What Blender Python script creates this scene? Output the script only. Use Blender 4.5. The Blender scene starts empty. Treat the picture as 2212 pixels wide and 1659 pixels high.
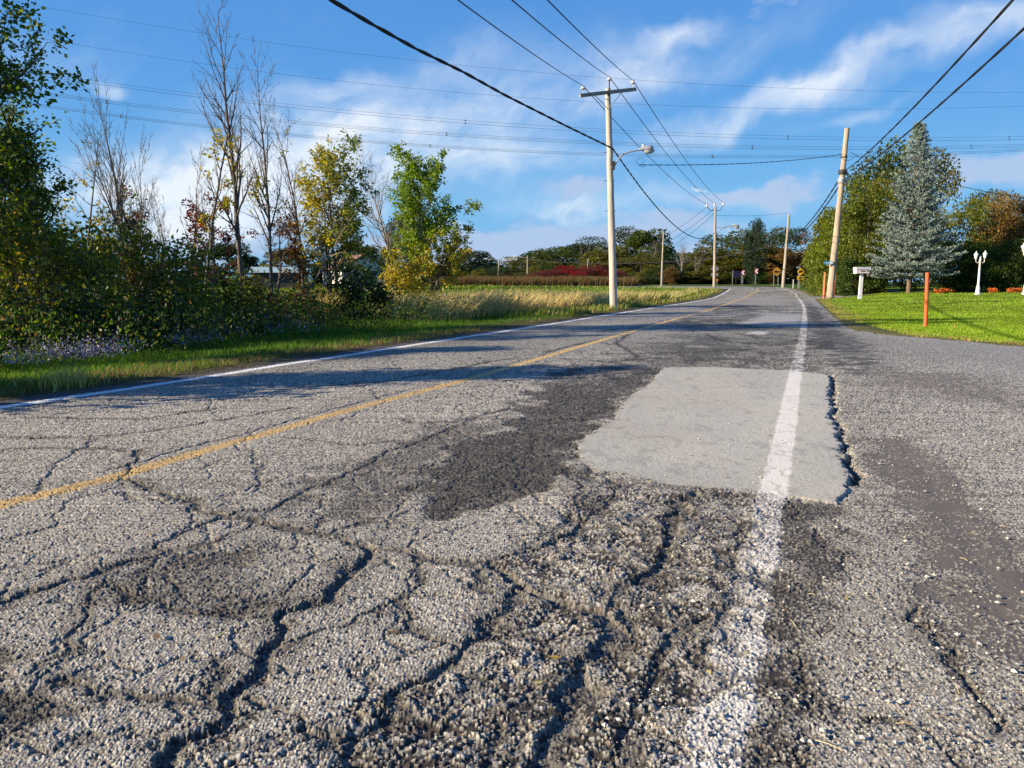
import bpy, math, random
import numpy as np
from math import radians, pi
S = bpy.context.scene
COL = S.collection
F = 1661.0; CX = 1106.0; CY = 829.5          # photo measured at 2212 x 1659
PITCH = math.atan(216.0/1661.0)
# ---------------------------------------------------------------- camera
cd = bpy.data.cameras.new('camera'); cam = bpy.data.objects.new('camera', cd); COL.objects.link(cam)
cd.sensor_width = 36.0; cd.lens = 36.0*F/2212.0; cd.clip_start = 0.05; cd.clip_end = 4000
cam.location = (0, 0, 1.0); cam.rotation_euler = (pi/2 - PITCH, 0, 0)
S.camera = cam
# ---------------------------------------------------------------- light
SUN_YAW = radians(-108); SUN_EL = radians(21)
sl = bpy.data.lights.new('sun', 'SUN'); sun = bpy.data.objects.new('sun', sl); COL.objects.link(sun)
sl.energy = 5.0; sl.angle = radians(0.5); sl.color = (1.0, 0.84, 0.62)
sdir = (math.sin(SUN_YAW)*math.cos(SUN_EL), math.cos(SUN_YAW)*math.cos(SUN_EL), math.sin(SUN_EL))
from mathutils import Vector
sun.rotation_euler = Vector(sdir).to_track_quat('Z', 'Y').to_euler()
S.view_settings.view_transform = 'Standard'; S.view_settings.look = 'None'
S.view_settings.gamma = 1.0; S.view_settings.exposure = 1.05

def ray(x, y):
    u = (np.asarray(x, float)-CX)/F; v = (np.asarray(y, float)-CY)/F
    c, s = math.cos(PITCH), math.sin(PITCH)
    return np.stack([u, c - v*s, -(v*c + s)], -1)      # world: X right, Y ahead, Z up

# ---------------------------------------------------------------- sky
W = bpy.data.worlds.new('World'); S.world = W; W.use_nodes = True
nt = W.node_tree; N = nt.nodes; L = nt.links; N.clear()
def nd(t, **k):
    n = N.new(t)
    for a, b in k.items(): setattr(n, a, b)
    return n
def mth(op, a, b=None, clamp=False):
    n = nd('ShaderNodeMath', operation=op, use_clamp=clamp)
    for i, q in enumerate((a, b)):
        if q is None: continue
        if isinstance(q, (int, float)): n.inputs[i].default_value = q
        else: L.new(q, n.inputs[i])
    return n.outputs[0]
out = nd('ShaderNodeOutputWorld'); bg = nd('ShaderNodeBackground'); bg.inputs[1].default_value = 0.052
L.new(bg.outputs[0], out.inputs[0])
sky = nd('ShaderNodeTexSky', sky_type='NISHITA', sun_disc=False)
sky.sun_elevation = SUN_EL; sky.sun_rotation = SUN_YAW; sky.air_density = 1.0; sky.dust_density = 0.0; sky.ozone_density = 4.0
hsv = nd('ShaderNodeHueSaturation'); hsv.inputs['Saturation'].default_value = 1.0; hsv.inputs['Value'].default_value = 1.0
L.new(sky.outputs[0], hsv.inputs['Color'])

tc = nd('ShaderNodeTexCoord'); sx = nd('ShaderNodeSeparateXYZ'); L.new(tc.outputs['Generated'], sx.inputs[0])
az = mth('MULTIPLY', mth('ARCTAN2', sx.outputs[0], sx.outputs[1]), 180/pi)
el = mth('MULTIPLY', mth('ARCSINE', sx.outputs[2]), 180/pi)
cmb = nd('ShaderNodeCombineXYZ'); L.new(az, cmb.inputs[0]); L.new(el, cmb.inputs[1])
def noise(vec, scale, detail=6, rough=0.6, dist=0.0):
    n = nd('ShaderNodeTexNoise'); n.inputs['Scale'].default_value = scale; n.inputs['Detail'].default_value = detail
    n.inputs['Roughness'].default_value = rough; n.inputs['Distortion'].default_value = dist
    L.new(vec, n.inputs['Vector']); return n
def mapping(vec, loc=(0,0,0), rot=0, scale=(1,1,1), typ='TEXTURE'):
    m = nd('ShaderNodeMapping', vector_type=typ); L.new(vec, m.inputs[0])
    m.inputs[1].default_value = loc; m.inputs[2].default_value = (0, 0, rot); m.inputs[3].default_value = scale
    return m.outputs[0]
def mrange(v, a, b, c, d, smooth=True):
    m = nd('ShaderNodeMapRange', interpolation_type='SMOOTHSTEP' if smooth else 'LINEAR'); L.new(v, m.inputs[0])
    for i, q in enumerate((a, b, c, d)): m.inputs[i+1].default_value = q
    return m.outputs[0]
wn = noise(cmb.outputs[0], 0.13, 4, 0.55)
vs = nd('ShaderNodeVectorMath', operation='SUBTRACT'); L.new(wn.outputs['Color'], vs.inputs[0]); vs.inputs[1].default_value = (.5, .5, .5)
vm = nd('ShaderNodeVectorMath', operation='SCALE'); L.new(vs.outputs[0], vm.inputs[0]); vm.inputs['Scale'].default_value = 6.0
va = nd('ShaderNodeVectorMath', operation='ADD'); L.new(vm.outputs[0], va.inputs[0]); L.new(cmb.outputs[0], va.inputs[1])
WV = va.outputs[0]
def blob(cx, cy, rx, ry, rot, amp, warp=True, soft=0.0):
    d = ray(cx, cy); A = math.degrees(math.atan2(d[0], d[1])); E = math.degrees(math.asin(d[2]/np.linalg.norm(d)))
    k = math.degrees(1/F)
    v = mapping(WV if warp else cmb.outputs[0], (A, E, 0), radians(rot), (rx*k, ry*k, 1e6))
    ln = nd('ShaderNodeVectorMath', operation='LENGTH'); L.new(v, ln.inputs[0])
    return mrange(ln.outputs['Value'], 1.0, soft, 0.0, amp)
def total(bl):
    t = bl[0]
    for b in bl[1:]: t = mth('ADD', t, b)
    return t
cirrus = total([
    blob(900, 300, 640, 190, 18, .75), blob(560, 380, 420, 190, 10, .75), blob(1340, 155, 170, 90, 20, .62),
    blob(1130, 355, 260, 60, 4, .62), blob(740, 205, 150, 50, 15, .4), blob(330, 420, 320, 130, 0, .95), blob(1230, 450, 110, 22, 6, .5),
    blob(1760, 185, 520, 46, 20, .62), blob(2120, 55, 260, 48, 24, .75), blob(1600, 250, 460, 60, 16, .35),
    blob(1470, 62, 130, 42, 8, .6), blob(1850, 262, 140, 26, 8, .4), blob(240, 172, 60, 14, 0, .5),
    blob(1300, 430, 330, 55, 2, .42), blob(1650, 420, 260, 34, 5, .3), blob(1700, 60, 420, 60, 20, .18), blob(100, 130, 200, 60, 10, .12)])
sn1 = noise(mapping(WV, rot=radians(17), scale=(3.2, 1, 1)), 0.30, 8, 0.56, 0.15)
sn2 = noise(mapping(WV, rot=radians(38), scale=(1.6, 1, 1)), 0.6, 6, 0.55, 0.1)
tex = mth('ADD', mth('MULTIPLY', sn1.outputs[0], .72), mth('MULTIPLY', sn2.outputs[0], .28))
texm = mrange(tex, .34, .68, .10, 1.2, False)
cir = mth('MULTIPLY', cirrus, texm, True)
faint = mth('MULTIPLY', mrange(tex, .5, .8, 0, .12), 1.0)
cir = mth('MINIMUM', mth('ADD', cir, faint), 0.93)
# grey-white low clouds
cn = noise(mapping(cmb.outputs[0], scale=(2.2, 1, 1)), 0.55, 8, 0.58)
lowb = total([blob(1300, 500, 560, 70, 2, 1.0), blob(1000, 545, 300, 70, 0, .8), blob(1240, 412, 170, 42, 2, .8), blob(1650, 415, 330, 32, 3, .9),
              blob(2150, 385, 270, 62, -2, 1.0), blob(1400, 90, 90, 40, 25, .4), blob(1560, 250, 50, 28, 35, .45), blob(1660, 8, 120, 45, 0, .5), blob(600, 520, 420, 60, 0, .7), blob(1500,560,500,40,0,.8)])
low = mrange(mth('ADD', lowb, mth('MULTIPLY', mth('SUBTRACT', cn.outputs[0], .5), 1.3)), .30, .80, 0, .85)
low = mth('MULTIPLY', low, mrange(lowb, 0.02, .3, 0, 1))
cum = total([blob(1046, 563, 24, 8, 4, .95, False), blob(1060, 560, 15, 9, 0, .8, False), blob(1098, 560, 22, 8, 8, .9, False), blob(1113, 556, 15, 8, 0, .8, False),
             blob(1345, 512, 55, 34, 30, .45, False), blob(1590, 500, 70, 40, 0, .3, False), blob(1500, 408, 60, 9, 0, .45)])
cumn = noise(cmb.outputs[0], 3.6, 7, 0.65)
cumm = mrange(mth('ADD', cum, mth('MULTIPLY', mth('SUBTRACT', cumn.outputs[0], .5), 1.1)), .15, .8, 0, .95)
cumm = mth('MULTIPLY', cumm, mrange(cum, 0.02, .2, 0, 1))
def mixc(fac, a, col):
    m = nd('ShaderNodeMix', data_type='RGBA'); L.new(fac, m.inputs[0]); L.new(a, m.inputs[6])
    m.inputs[7].default_value = (*col, 1); return m.outputs[2]
rp = nd('ShaderNodeValToRGB'); e = rp.color_ramp.elements
e[0].position = 0; e[0].color = (2.3, 4.9, 7.8, 1); e[1].position = 1; e[1].color = (.40, 1.55, 5.0, 1)
for ps, cc in ((.12, (1.7, 4.7, 8.3, 1)), (.30, (1.05, 3.5, 7.8, 1)), (.6, (.6, 2.3, 6.6, 1))):
    q_ = e.new(ps); q_.color = cc
L.new(mrange(el, 0, 45, 0, 1, False), rp.inputs[0])
mx = nd('ShaderNodeMix', data_type='RGBA'); mx.inputs[0].default_value = .88; L.new(hsv.outputs[0], mx.inputs[6]); L.new(rp.outputs[0], mx.inputs[7])
c = mixc(cir, mx.outputs[2], (8.3, 8.9, 9.6))
c = mixc(low, c, (4.4, 5.6, 7.8))
c = mixc(cumm, c, (9.0, 9.2, 9.4))
L.new(c, bg.inputs[0])
# ---------------------------------------------------------------- helpers
rs = np.random.default_rng
def ss(a, b, x):
    t = np.clip((np.asarray(x, float)-a)/(b-a), 0, 1); return t*t*(3-2*t)
def hsh(ix, iy, k=0):
    h = (ix.astype(np.int64)*374761393 + iy.astype(np.int64)*668265263 + k*974711) & 0xFFFFFFFF
    h = ((h ^ (h >> 13))*1274126177) & 0xFFFFFFFF
    h = ((h ^ (h >> 16))*2246822519) & 0xFFFFFFFF
    return ((h ^ (h >> 13)) & 0xFFFFFF).astype(np.float32)/np.float32(0xFFFFFF)
def vnoise(x, y, k=0):
    ix = np.floor(x); iy = np.floor(y); fx = (x-ix).astype(np.float32); fy = (y-iy).astype(np.float32)
    fx = fx*fx*(3-2*fx); fy = fy*fy*(3-2*fy)
    a = hsh(ix, iy, k); b = hsh(ix+1, iy, k); c = hsh(ix, iy+1, k); d = hsh(ix+1, iy+1, k)
    return (a*(1-fx)+b*fx)*(1-fy)+(c*(1-fx)+d*fx)*fy
def fbm(x, y, o=4, k=0, g=0.5):
    s = 0; a = 1; t = 0
    for i in range(o):
        s = s + a*vnoise(x*2**i+i*17.3, y*2**i-i*9.1, k+i); t += a; a *= g
    return s/t
def voro(x, y, cell, k=0, ctr=False):
    """distance to nearest jittered point (in cells) and that point's random number"""
    u = x/cell; v = y/cell; iu = np.floor(u); iv = np.floor(v)
    best = np.full(u.shape, 9.0, np.float32); cx = np.array(u); cy = np.array(v); rid = np.zeros(u.shape, np.float32); sec = np.full(u.shape, 9.0, np.float32)
    for a in (-1, 0, 1):
        for b in (-1, 0, 1):
            ju = iu+a; jv = iv+b
            pu = ju+.15+.7*hsh(ju, jv, k); pv = jv+.15+.7*hsh(ju, jv, k+5); d = np.hypot(pu-u, pv-v).astype(np.float32)
            m = d < best; cx = np.where(m, pu, cx); cy = np.where(m, pv, cy)
            sec = np.where(m, best, np.minimum(sec, d)); rid = np.where(m, hsh(ju, jv, k+11), rid); best = np.where(m, d, best)
    if ctr: return best, rid, sec, cx*cell, cy*cell
    return best, rid, sec
def segdist(X, Y, pl):
    """distance to polyline, signed side (+ = left of travel)"""
    d2 = np.full(X.shape, 1e12); sd = np.ones(X.shape)
    for (x0, y0), (x1, y1) in zip(pl[:-1], pl[1:]):
        dx, dy = x1-x0, y1-y0; l2 = dx*dx+dy*dy+1e-12
        t = np.clip(((X-x0)*dx+(Y-y0)*dy)/l2, 0, 1)
        q = (X-x0-t*dx)**2+(Y-y0-t*dy)**2
        m = q < d2; d2 = np.where(m, q, d2); sd = np.where(m, np.sign(dx*(Y-y0)-dy*(X-x0)), sd)
    return np.sqrt(d2), sd
def inpoly(X, Y, pg):
    c = np.zeros(X.shape, bool); n = len(pg)
    for i in range(n):
        x0, y0 = pg[i]; x1, y1 = pg[(i+1) % n]
        if y0 == y1: continue
        c ^= ((y0 > Y) != (y1 > Y)) & (X < (x1-x0)*(Y-y0)/(y1-y0)+x0)
    return c
def psd(X, Y, pg, pad=1.0):
    """signed distance to polygon, + inside; only worked out near the polygon"""
    pg = np.asarray(pg); r = np.full(X.shape, -pad*2.0)
    m = (X > pg[:, 0].min()-pad) & (X < pg[:, 0].max()+pad) & (Y > pg[:, 1].min()-pad) & (Y < pg[:, 1].max()+pad)
    if not m.any(): return r
    x, y = X[m], Y[m]; cl = np.vstack([pg, pg[:1]])
    d, _ = segdist(x, y, cl); r[m] = np.where(inpoly(x, y, pg), d, -d); return r
# ---------------------------------------------------------------- terrain
def T0(X, Y):
    return .74*ss(50, 95, Y) + .5*ss(100, 200, Y)
def hit(x, y, fn=T0):
    x = np.atleast_1d(np.asarray(x, float)); y = np.atleast_1d(np.asarray(y, float))
    d = ray(x, y); d = d/d[:, 1:2]; lo = np.full(len(x), .5); 
    t = np.full(len(x), .5); done = np.zeros(len(x), bool); res = np.full(len(x), 260.0)
    for i in range(260):
        t2 = t*1.026; z = 1+d[:, 2]*t2; h = fn(d[:, 0]*t2, t2); nw = (z < h) & ~done
        res[nw] = t[nw]; done |= nw; t = t2
    a = res.copy(); b = res*1.026
    for i in range(20):
        m = (a+b)/2; z = 1+d[:, 2]*m; h = fn(d[:, 0]*m, m); u = z < h; b = np.where(u, m, b); a = np.where(u, a, m)
    return np.stack([d[:, 0]*a, a], -1)
def H(pts, fn=T0):
    p = np.array(pts, float); return hit(p[:, 0], p[:, 1], fn)
def at(x, y, Y):
    d = ray(x, y); d = d/d[1]; return Vector((d[0]*Y, Y, 1+d[2]*Y))
SD = np.array([math.sin(radians(21.9)), math.cos(radians(21.9))])     # straight part of the road
EL = H([(0, 880), (260, 842.5), (605, 788), (900, 744), (1246, 691), (1326, 678), (1426, 662.5), (1480, 654.5), (1542, 643), (1569, 630.5), (1578, 624)])
CLn = H([(0, 1090), (265, 1025), (500, 957), (750, 886), (1000, 822), (1240, 752), (1440, 694), (1531, 670), (1555, 661), (1619.5, 637), (1636.6, 628.3), (1635, 622.5)])
ER = H([(1527, 1659), (1595, 1400), (1650, 1150), (1671, 1060), (1699, 920), (1714, 830), (1722, 790), (1734, 730), (1738.5, 690), (1737.5, 665), (1730, 650), (1718, 633.7), (1705, 628), (1677, 621)])
def back(pl):    # carry the straight line on behind the camera
    return np.vstack([pl[0]-SD*(pl[0][1]+30)/SD[1], pl])
EL = np.vstack([back(EL), [[12, 86], [-5, 96], [-80, 104]]]); 
CLn = np.vstack([back(CLn), [[22, 89], [8, 98], [-4, 102], [-80, 108]]]); 
ER = np.vstack([back(ER), [[24, 98], [8, 105], [-5, 108], [-80, 113]]])
LE = H([(1745, 644), (1762, 645.5), (1787, 670.5), (1805, 686), (1829, 705), (1852, 713), (1901, 721), (2000, 729), (2110, 739), (2212, 748)])
def offs(pl, d):     # to the left of travel
    t = np.gradient(pl, axis=0); t /= np.linalg.norm(t, axis=1)[:, None]; return pl+np.stack([-t[:, 1], t[:, 0]], -1)*d
LB = offs(EL, .32)
RB = offs(ER, -1.0)
driveway = H([(1752, 641), (1790, 638.5), (1840, 636.5), (1880, 635.5)])
LEr = LE[1:]; 
tailR = np.array([LE[-1]+[3, -1.2], LE[-1]+[9, -3.2], LE[-1]+[20, -9], [34, -30]])
k0 = [i for i in range(len(ER)) if ER[i][1] > 57][0]
farR = RB[k0:]
dwy = np.array([[LEr[0][0]+.2, 50.0]])
PAV = np.vstack([LB, farR[::-1], driveway[0:1]+[.3, 1.0], driveway[-1:]+[3, 1.2], driveway[-1:]+[3, -.8], LEr[0:1]+[1.5, .6], LEr, tailR, [[-40, -30]]])
PAV = PAV[:-1]
def TR(X, Y):
    X = np.asarray(X, float); Y = np.asarray(Y, float)
    z = T0(X, Y)
    near = (Y > 8) & (Y < 260) & (X > -60) & (X < 120)
    if np.any(near):
        x, y = X[near] if X.ndim else X, Y[near] if Y.ndim else Y
        r, sd = segdist(np.atleast_1d(x), np.atleast_1d(y), ER); r = np.where(sd < 0, r, 0)
        add = (.36*ss(1.2, 8, r)+.22*ss(9, 25, r))*ss(24, 50, np.atleast_1d(y))*(1-.5*ss(70, 110, np.atleast_1d(y)))
        z = np.array(z, float); z[near] = z[near] + add if z.ndim else z+add
    return z
def TG(X, Y):
    """ground: terrain + small ditch on the left"""
    X = np.asarray(X, float); Y = np.asarray(Y, float); z = np.array(TR(X, Y), float)
    m = (X > -60) & (X < 40) & (Y > -30) & (Y < 110)
    if m.any():
        r, sd = segdist(X[m], Y[m], EL); r = np.where(sd > 0, r, 0)
        z[m] += -.14*ss(1.5, 3.2, r)*(1-ss(5, 9, r))*(1-ss(60, 85, Y[m])) + (fbm(X[m]*.35, Y[m]*.35, 3, 3)-.5)*.16*ss(1.0, 4, r)
    return z
def gz(x, y): return float(TG(np.array([x]), np.array([y]))[0])
def gp(x, y, dx=0): p = hit([x], [y], TR)[0]; return Vector((p[0], p[1], gz(p[0], p[1])))
# ---------------------------------------------------------------- mesh helpers
def mesh_np(name, V, faces, mat=None, parent=None, cols=None, smooth=False, link=True, mats=None, fmi=None):
    """faces: (n,k) array, or list of such arrays"""
    if not isinstance(faces, list): faces = [faces]
    faces = [np.asarray(f) for f in faces if len(f)]
    me = bpy.data.meshes.new(name); V = np.ascontiguousarray(V, dtype=np.float32)
    me.vertices.add(len(V)); me.vertices.foreach_set('co', V.ravel())
    lv = np.concatenate([f.ravel() for f in faces]).astype(np.int32)
    cnt = np.concatenate([np.full(len(f), f.shape[1]) for f in faces])
    st = np.concatenate([[0], np.cumsum(cnt)[:-1]]).astype(np.int32)
    me.loops.add(len(lv)); me.loops.foreach_set('vertex_index', lv)
    me.polygons.add(len(cnt)); me.polygons.foreach_set('loop_start', st)
    if fmi is not None: me.polygons.foreach_set('material_index', np.asarray(fmi, np.int32))
    me.polygons.foreach_set('use_smooth', np.full(len(cnt), smooth))
    if cols is not None:
        dom = 'FACE' if len(cols) == len(cnt) else 'POINT'
        a = me.attributes.new('col', 'FLOAT_COLOR', dom)
        c4 = np.ones((len(cols), 4), np.float32); c4[:, :3] = cols; a.data.foreach_set('color', c4.ravel())
    me.update(calc_edges=True)
    o = bpy.data.objects.new(name, me)
    if link: COL.objects.link(o)
    for m in (mats or ([mat] if mat else [])): me.materials.append(m)
    if parent: o.parent = parent
    return o
class MB:
    def __init__(s): s.V = []; s.F = {}; s.n = 0
    def add(s, V, faces):
        V = np.asarray(V, float)
        for f in faces: s.F.setdefault(len(f), []).append([i+s.n for i in f])
        s.V.append(V); s.n += len(V); return s
    def box(s, c, size, R=None):
        h = np.array(size)/2; v = np.array([[x, y, z] for x in (-1, 1) for y in (-1, 1) for z in (-1, 1)])*h
        if R is not None: v = v@np.array(R).T
        return s.add(v+np.array(c), [(0, 1, 3, 2), (4, 6, 7, 5), (0, 4, 5, 1), (2, 3, 7, 6), (0, 2, 6, 4), (1, 5, 7, 3)])
    def bar(s, a, b, w, h=None):
        a = Vector(a); b = Vector(b); d = b-a; L_ = d.length; q = d.to_track_quat('Y', 'Z').to_matrix()
        return s.box((a+b)/2, (w, L_, h or w), q)
    def tube(s, pts, rad, k=8, cap=True):
        pts = [Vector(p) for p in pts]; n = len(pts); rad = rad if hasattr(rad, '__len__') else [rad]*n
        V = []
        for i, p in enumerate(pts):
            d = (pts[min(i+1, n-1)]-pts[max(i-1, 0)]).normalized()
            up = Vector((0, 0, 1)) if abs(d.z) < .95 else Vector((0, 1, 0))
            a = d.cross(up).normalized(); b = a.cross(d)
            for j in range(k):
                t = 2*pi*j/k; V.append(p+(a*math.cos(t)+b*math.sin(t))*rad[i])
        Fc = [(i*k+j, i*k+(j+1) % k, (i+1)*k+(j+1) % k, (i+1)*k+j) for i in range(n-1) for j in range(k)]
        if cap: Fc += [tuple(range(k))[::-1], tuple((n-1)*k+j for j in range(k))]
        return s.add([tuple(v) for v in V], Fc)
    def lathe(s, prof, c=(0, 0, 0), k=16):
        c = Vector(c); return s.tube([c+Vector((0, 0, z)) for r, z in prof], [max(r, 1e-4) for r, z in prof], k)
    def prism(s, pg, y0, y1, O, ux, uz):
        """polygon in the (ux,uz) plane, thickness along the normal"""
        O = Vector(O); ux = Vector(ux).normalized(); uz = Vector(uz).normalized(); n_ = ux.cross(uz)
        k = len(pg); V = [O+ux*a+uz*b+n_*y0 for a, b in pg]+[O+ux*a+uz*b+n_*y1 for a, b in pg]
        return s.add([tuple(v) for v in V], [tuple(range(k)), tuple(range(2*k-1, k-1, -1))]+[(i, (i+1) % k, k+(i+1) % k, k+i) for i in range(k)])
    def build(s, name, mat, parent=None, smooth=False, off=(0, 0, 0)):
        V = np.concatenate(s.V)-np.array(off); fs = [np.array(v) for v in s.F.values()]
        o = mesh_np(name, V, fs, mat, parent, smooth=smooth)
        if smooth:
            o.data.set_sharp_from_angle(angle=radians(40))
        return o
def tag(o, label=None, cat=None, group=None, kind=None):
    if label: o['label'] = label
    if cat: o['category'] = cat
    if group: o['group'] = group
    if kind: o['kind'] = kind
    return o
def empty(name, loc, label=None, cat=None, group=None, rz=0):
    o = bpy.data.objects.new(name, None); COL.objects.link(o); o.location = loc; o.rotation_euler.z = rz
    o.empty_display_size = .1
    return tag(o, label, cat, group)
# ---------------------------------------------------------------- materials
def mat(name, col=(.5, .5, .5), rough=.8, metal=0, attr=False, objcol=False, nscale=0, namt=.25, bump=0, bscale=40, trans=0, stretch=(1, 1, 1), spec=.3, col2=None):
    m = bpy.data.materials.new(name); m.use_nodes = True; t = m.node_tree; n = t.nodes; l = t.links
    b = n['Principled BSDF']; b.inputs['Roughness'].default_value = rough; b.inputs['Metallic'].default_value = metal
    b.inputs['Specular IOR Level'].default_value = spec
    c = None
    def mul(a, q):
        x = n.new('ShaderNodeMix'); x.data_type = 'RGBA'; x.blend_type = 'MULTIPLY'; x.inputs[0].default_value = 1
        l.new(a, x.inputs[6]); l.new(q, x.inputs[7]); return x.outputs[2]
    if attr:
        a = n.new('ShaderNodeAttribute'); a.attribute_name = 'col'; c = a.outputs['Color']
    if objcol:
        o = n.new('ShaderNodeObjectInfo'); c = mul(c, o.outputs['Color']) if c else o.outputs['Color']
    if c is None:
        r = n.new('ShaderNodeRGB'); r.outputs[0].default_value = (*col, 1); c = r.outputs[0]
    tx = n.new('ShaderNodeTexCoord'); mp = n.new('ShaderNodeMapping'); l.new(tx.outputs['Object'], mp.inputs[0]); mp.inputs[3].default_value = stretch
    if nscale:
        z = n.new('ShaderNodeTexNoise'); z.inputs['Scale'].default_value = nscale; z.inputs['Detail'].default_value = 5; l.new(mp.outputs[0], z.inputs[0])
        r = n.new('ShaderNodeMapRange'); l.new(z.outputs[0], r.inputs[0])
        r.inputs[1].default_value = .3; r.inputs[2].default_value = .7
        if col2:
            x = n.new('ShaderNodeMix'); x.data_type = 'RGBA'; l.new(r.outputs[0], x.inputs[0]); l.new(c, x.inputs[6]); x.inputs[7].default_value = (*col2, 1); c = x.outputs[2]
        else:
            r.inputs[3].default_value = 1-namt; r.inputs[4].default_value = 1+namt
            x = n.new('ShaderNodeVectorMath'); x.operation = 'SCALE'; l.new(c, x.inputs[0]); l.new(r.outputs[0], x.inputs['Scale']); c = x.outputs[0]
    l.new(c, b.inputs['Base Color'])
    if bump:
        z = n.new('ShaderNodeTexNoise'); z.inputs['Scale'].default_value = bscale; z.inputs['Detail'].default_value = 4; l.new(mp.outputs[0], z.inputs[0])
        u = n.new('ShaderNodeBump'); u.inputs['Strength'].default_value = 1; u.inputs['Distance'].default_value = bump; l.new(z.outputs[0], u.inputs['Height']); l.new(u.outputs[0], b.inputs['Normal'])
    if trans:
        d = n.new('ShaderNodeBsdfTranslucent'); x = n.new('ShaderNodeMixShader'); x.inputs[0].default_value = trans
        h = n.new('ShaderNodeHueSaturation'); h.inputs['Saturation'].default_value = 1.15; h.inputs['Value'].default_value = 1.5
        l.new(c, h.inputs['Color']); l.new(h.outputs[0], d.inputs[0]); l.new(b.outputs[0], x.inputs[1]); l.new(d.outputs[0], x.inputs[2])
        l.new(x.outputs[0], n['Material Output'].inputs[0])
    return m
FASTGRID = False
# ================================================================ PAVEMENT
# perspective-free world grid whose spacing grows with distance from where the road is seen
ys = [1.12]
while ys[-1] < 112:
    y = ys[-1]; ys.append(y+.0026+.00050*y*y if y < 25 else y+(.0026+.00050*625)*(1+(y-25)*.02))
ys = np.array(ys)
ts = np.concatenate([np.linspace(-3.2, -1.3, 40)[:-1], np.linspace(-1.3, -.76, 150)[:-1], np.linspace(-.76, .76, 1300), np.linspace(.76, 1.5, 210)[1:], np.linspace(1.5, 2.4, 40)[1:]])
if FASTGRID: ys = ys[::2]; ts = ts[::2]
Xg = (ys[:, None]*ts[None, :]); Yg = np.repeat(ys[:, None], len(ts), 1)
shp = Xg.shape; X = Xg.ravel(); Y = Yg.ravel(); nr, nc = shp
x32 = X; y32 = Y
dR, sR = segdist(X, Y, ER); rR = dR*-sR            # + to the right of the right edge line
dL, sL = segdist(X, Y, EL); rL = dL*sL             # + to the left (outside)
dC, sC = segdist(X, Y, CLn); rC = dC*sC
n_lo = fbm(X*1.3, Y*1.3, 3, 21); n_mid = fbm(X*7, Y*7, 4, 31); n_hi = fbm(X*45, Y*45, 3, 41)
sxw = (n_hi-.5)*.008; f1, rid, f2, scx, scy = voro(X+sxw, Y-sxw, .0098, 201, True); F1s, F2s = f1, f2
scx = scx-sxw; scy = scy+sxw; nearw = 1-ss(5, 8, Y); scx = X+(scx-X)*nearw; scy = Y+(scy-Y)*nearw       # stone centres: damage follows whole stones
wx = X+(fbm(X*5, Y*5, 4, 51)-.5)*.22+(n_hi-.5)*.03; wy = Y+(fbm(X*5, Y*5, 4, 61)-.5)*.22+(fbm(X*45, Y*45, 2, 71)-.5)*.03
def zone(px, soft=.12, warp=1.0, noisy=.0):
    pg = H(px); d = psd(X+(wx-X)*warp, Y+(wy-Y)*warp, pg, pad=max(soft*3, .6))
    return ss(-soft, soft, d+(n_mid-.5)*noisy)
raved_shadow = zone([(1440, 793), (1250, 785), (1180, 810), (1150, 850), (1110, 900), (1060, 940), (960, 985), (880, 1060), (900, 1110), (1000, 1120), (1150, 1075), (1260, 1020), (1240, 980), (1250, 955), (1330, 900), (1345, 865), (1400, 830)], .10, 1.5, .5)
raved_shadow = np.maximum(raved_shadow, .55*zone([(1100, 900), (900, 930), (780, 990), (700, 1040), (620, 1100), (860, 1120), (900, 1040)], .2, 1.5, .7))
raved_shadow = np.maximum(raved_shadow, .85*zone([(1470, 722), (1745, 716), (1760, 800), (1600, 795), (1440, 793), (1340, 790), (1400, 740)], .5, 2, 1.8))
raved_shadow = np.maximum(raved_shadow, .8*zone([(1440, 690), (1600, 688), (1640, 700), (1730, 706), (1735, 716), (1480, 714)], .5, 2, 1.5))  # far dark band: worn surface mixed with shadow bands painted into the mask
raved_shadow = np.maximum(raved_shadow, .85*zone([(1540, 655), (1650, 659), (1690, 668), (1600, 671), (1530, 668)], .8, 2, 2))
raved_shadow = np.maximum(raved_shadow, .6*zone([(250, 1235), (420, 1180), (560, 1190), (620, 1290), (480, 1330), (300, 1310)], .15, 1.5, .5))
raved_shadow = np.maximum(raved_shadow, zone([(-60, 1440), (90, 1455), (190, 1480), (200, 1540), (100, 1600), (-60, 1630)], .06, 1.2, .3))
shd = zone([(1690, 1078), (1808, 1098), (1792, 1250), (1750, 1400), (1720, 1700), (1560, 1700), (1640, 1400), (1680, 1200)], .10, 1.2, .3)
smear = zone([(1745, 655), (1775, 670), (1800, 700), (1850, 742), (1905, 795), (1860, 805), (1800, 760), (1745, 735)], .3, 2, 1.2)
rough = zone([(1070, 1215), (1200, 1130), (1330, 1050), (1500, 1052), (1650, 1070), (1640, 1250), (1560, 1450), (1500, 1720), (640, 1720), (780, 1600), (880, 1500), (1000, 1400), (1110, 1290)], .10, 1.5, .3)
rough = np.maximum(rough, .6*zone([(560, 1510), (760, 1590), (640, 1720), (380, 1720), (440, 1570)], .1, 1.2, .3))
dirt = zone([(1870, 950), (1965, 945), (2060, 1030), (2160, 1150), (2300, 1290), (2300, 1480), (2120, 1390), (2030, 1250), (1950, 1100)], .12, 1.2, .35)
dirt = np.maximum(dirt, .7*zone([(1900, 800), (2120, 810), (2212, 850), (2212, 880), (2000, 850), (1890, 830)], .4, 1.5, .8))
dirt = np.maximum(dirt, .45*zone([(1690, 1085), (1760, 1100), (1740, 1230), (1690, 1380), (1655, 1390), (1685, 1200)], .08, 1.2, .25))
dirt *= ss(-.1, .5, rR)
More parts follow.
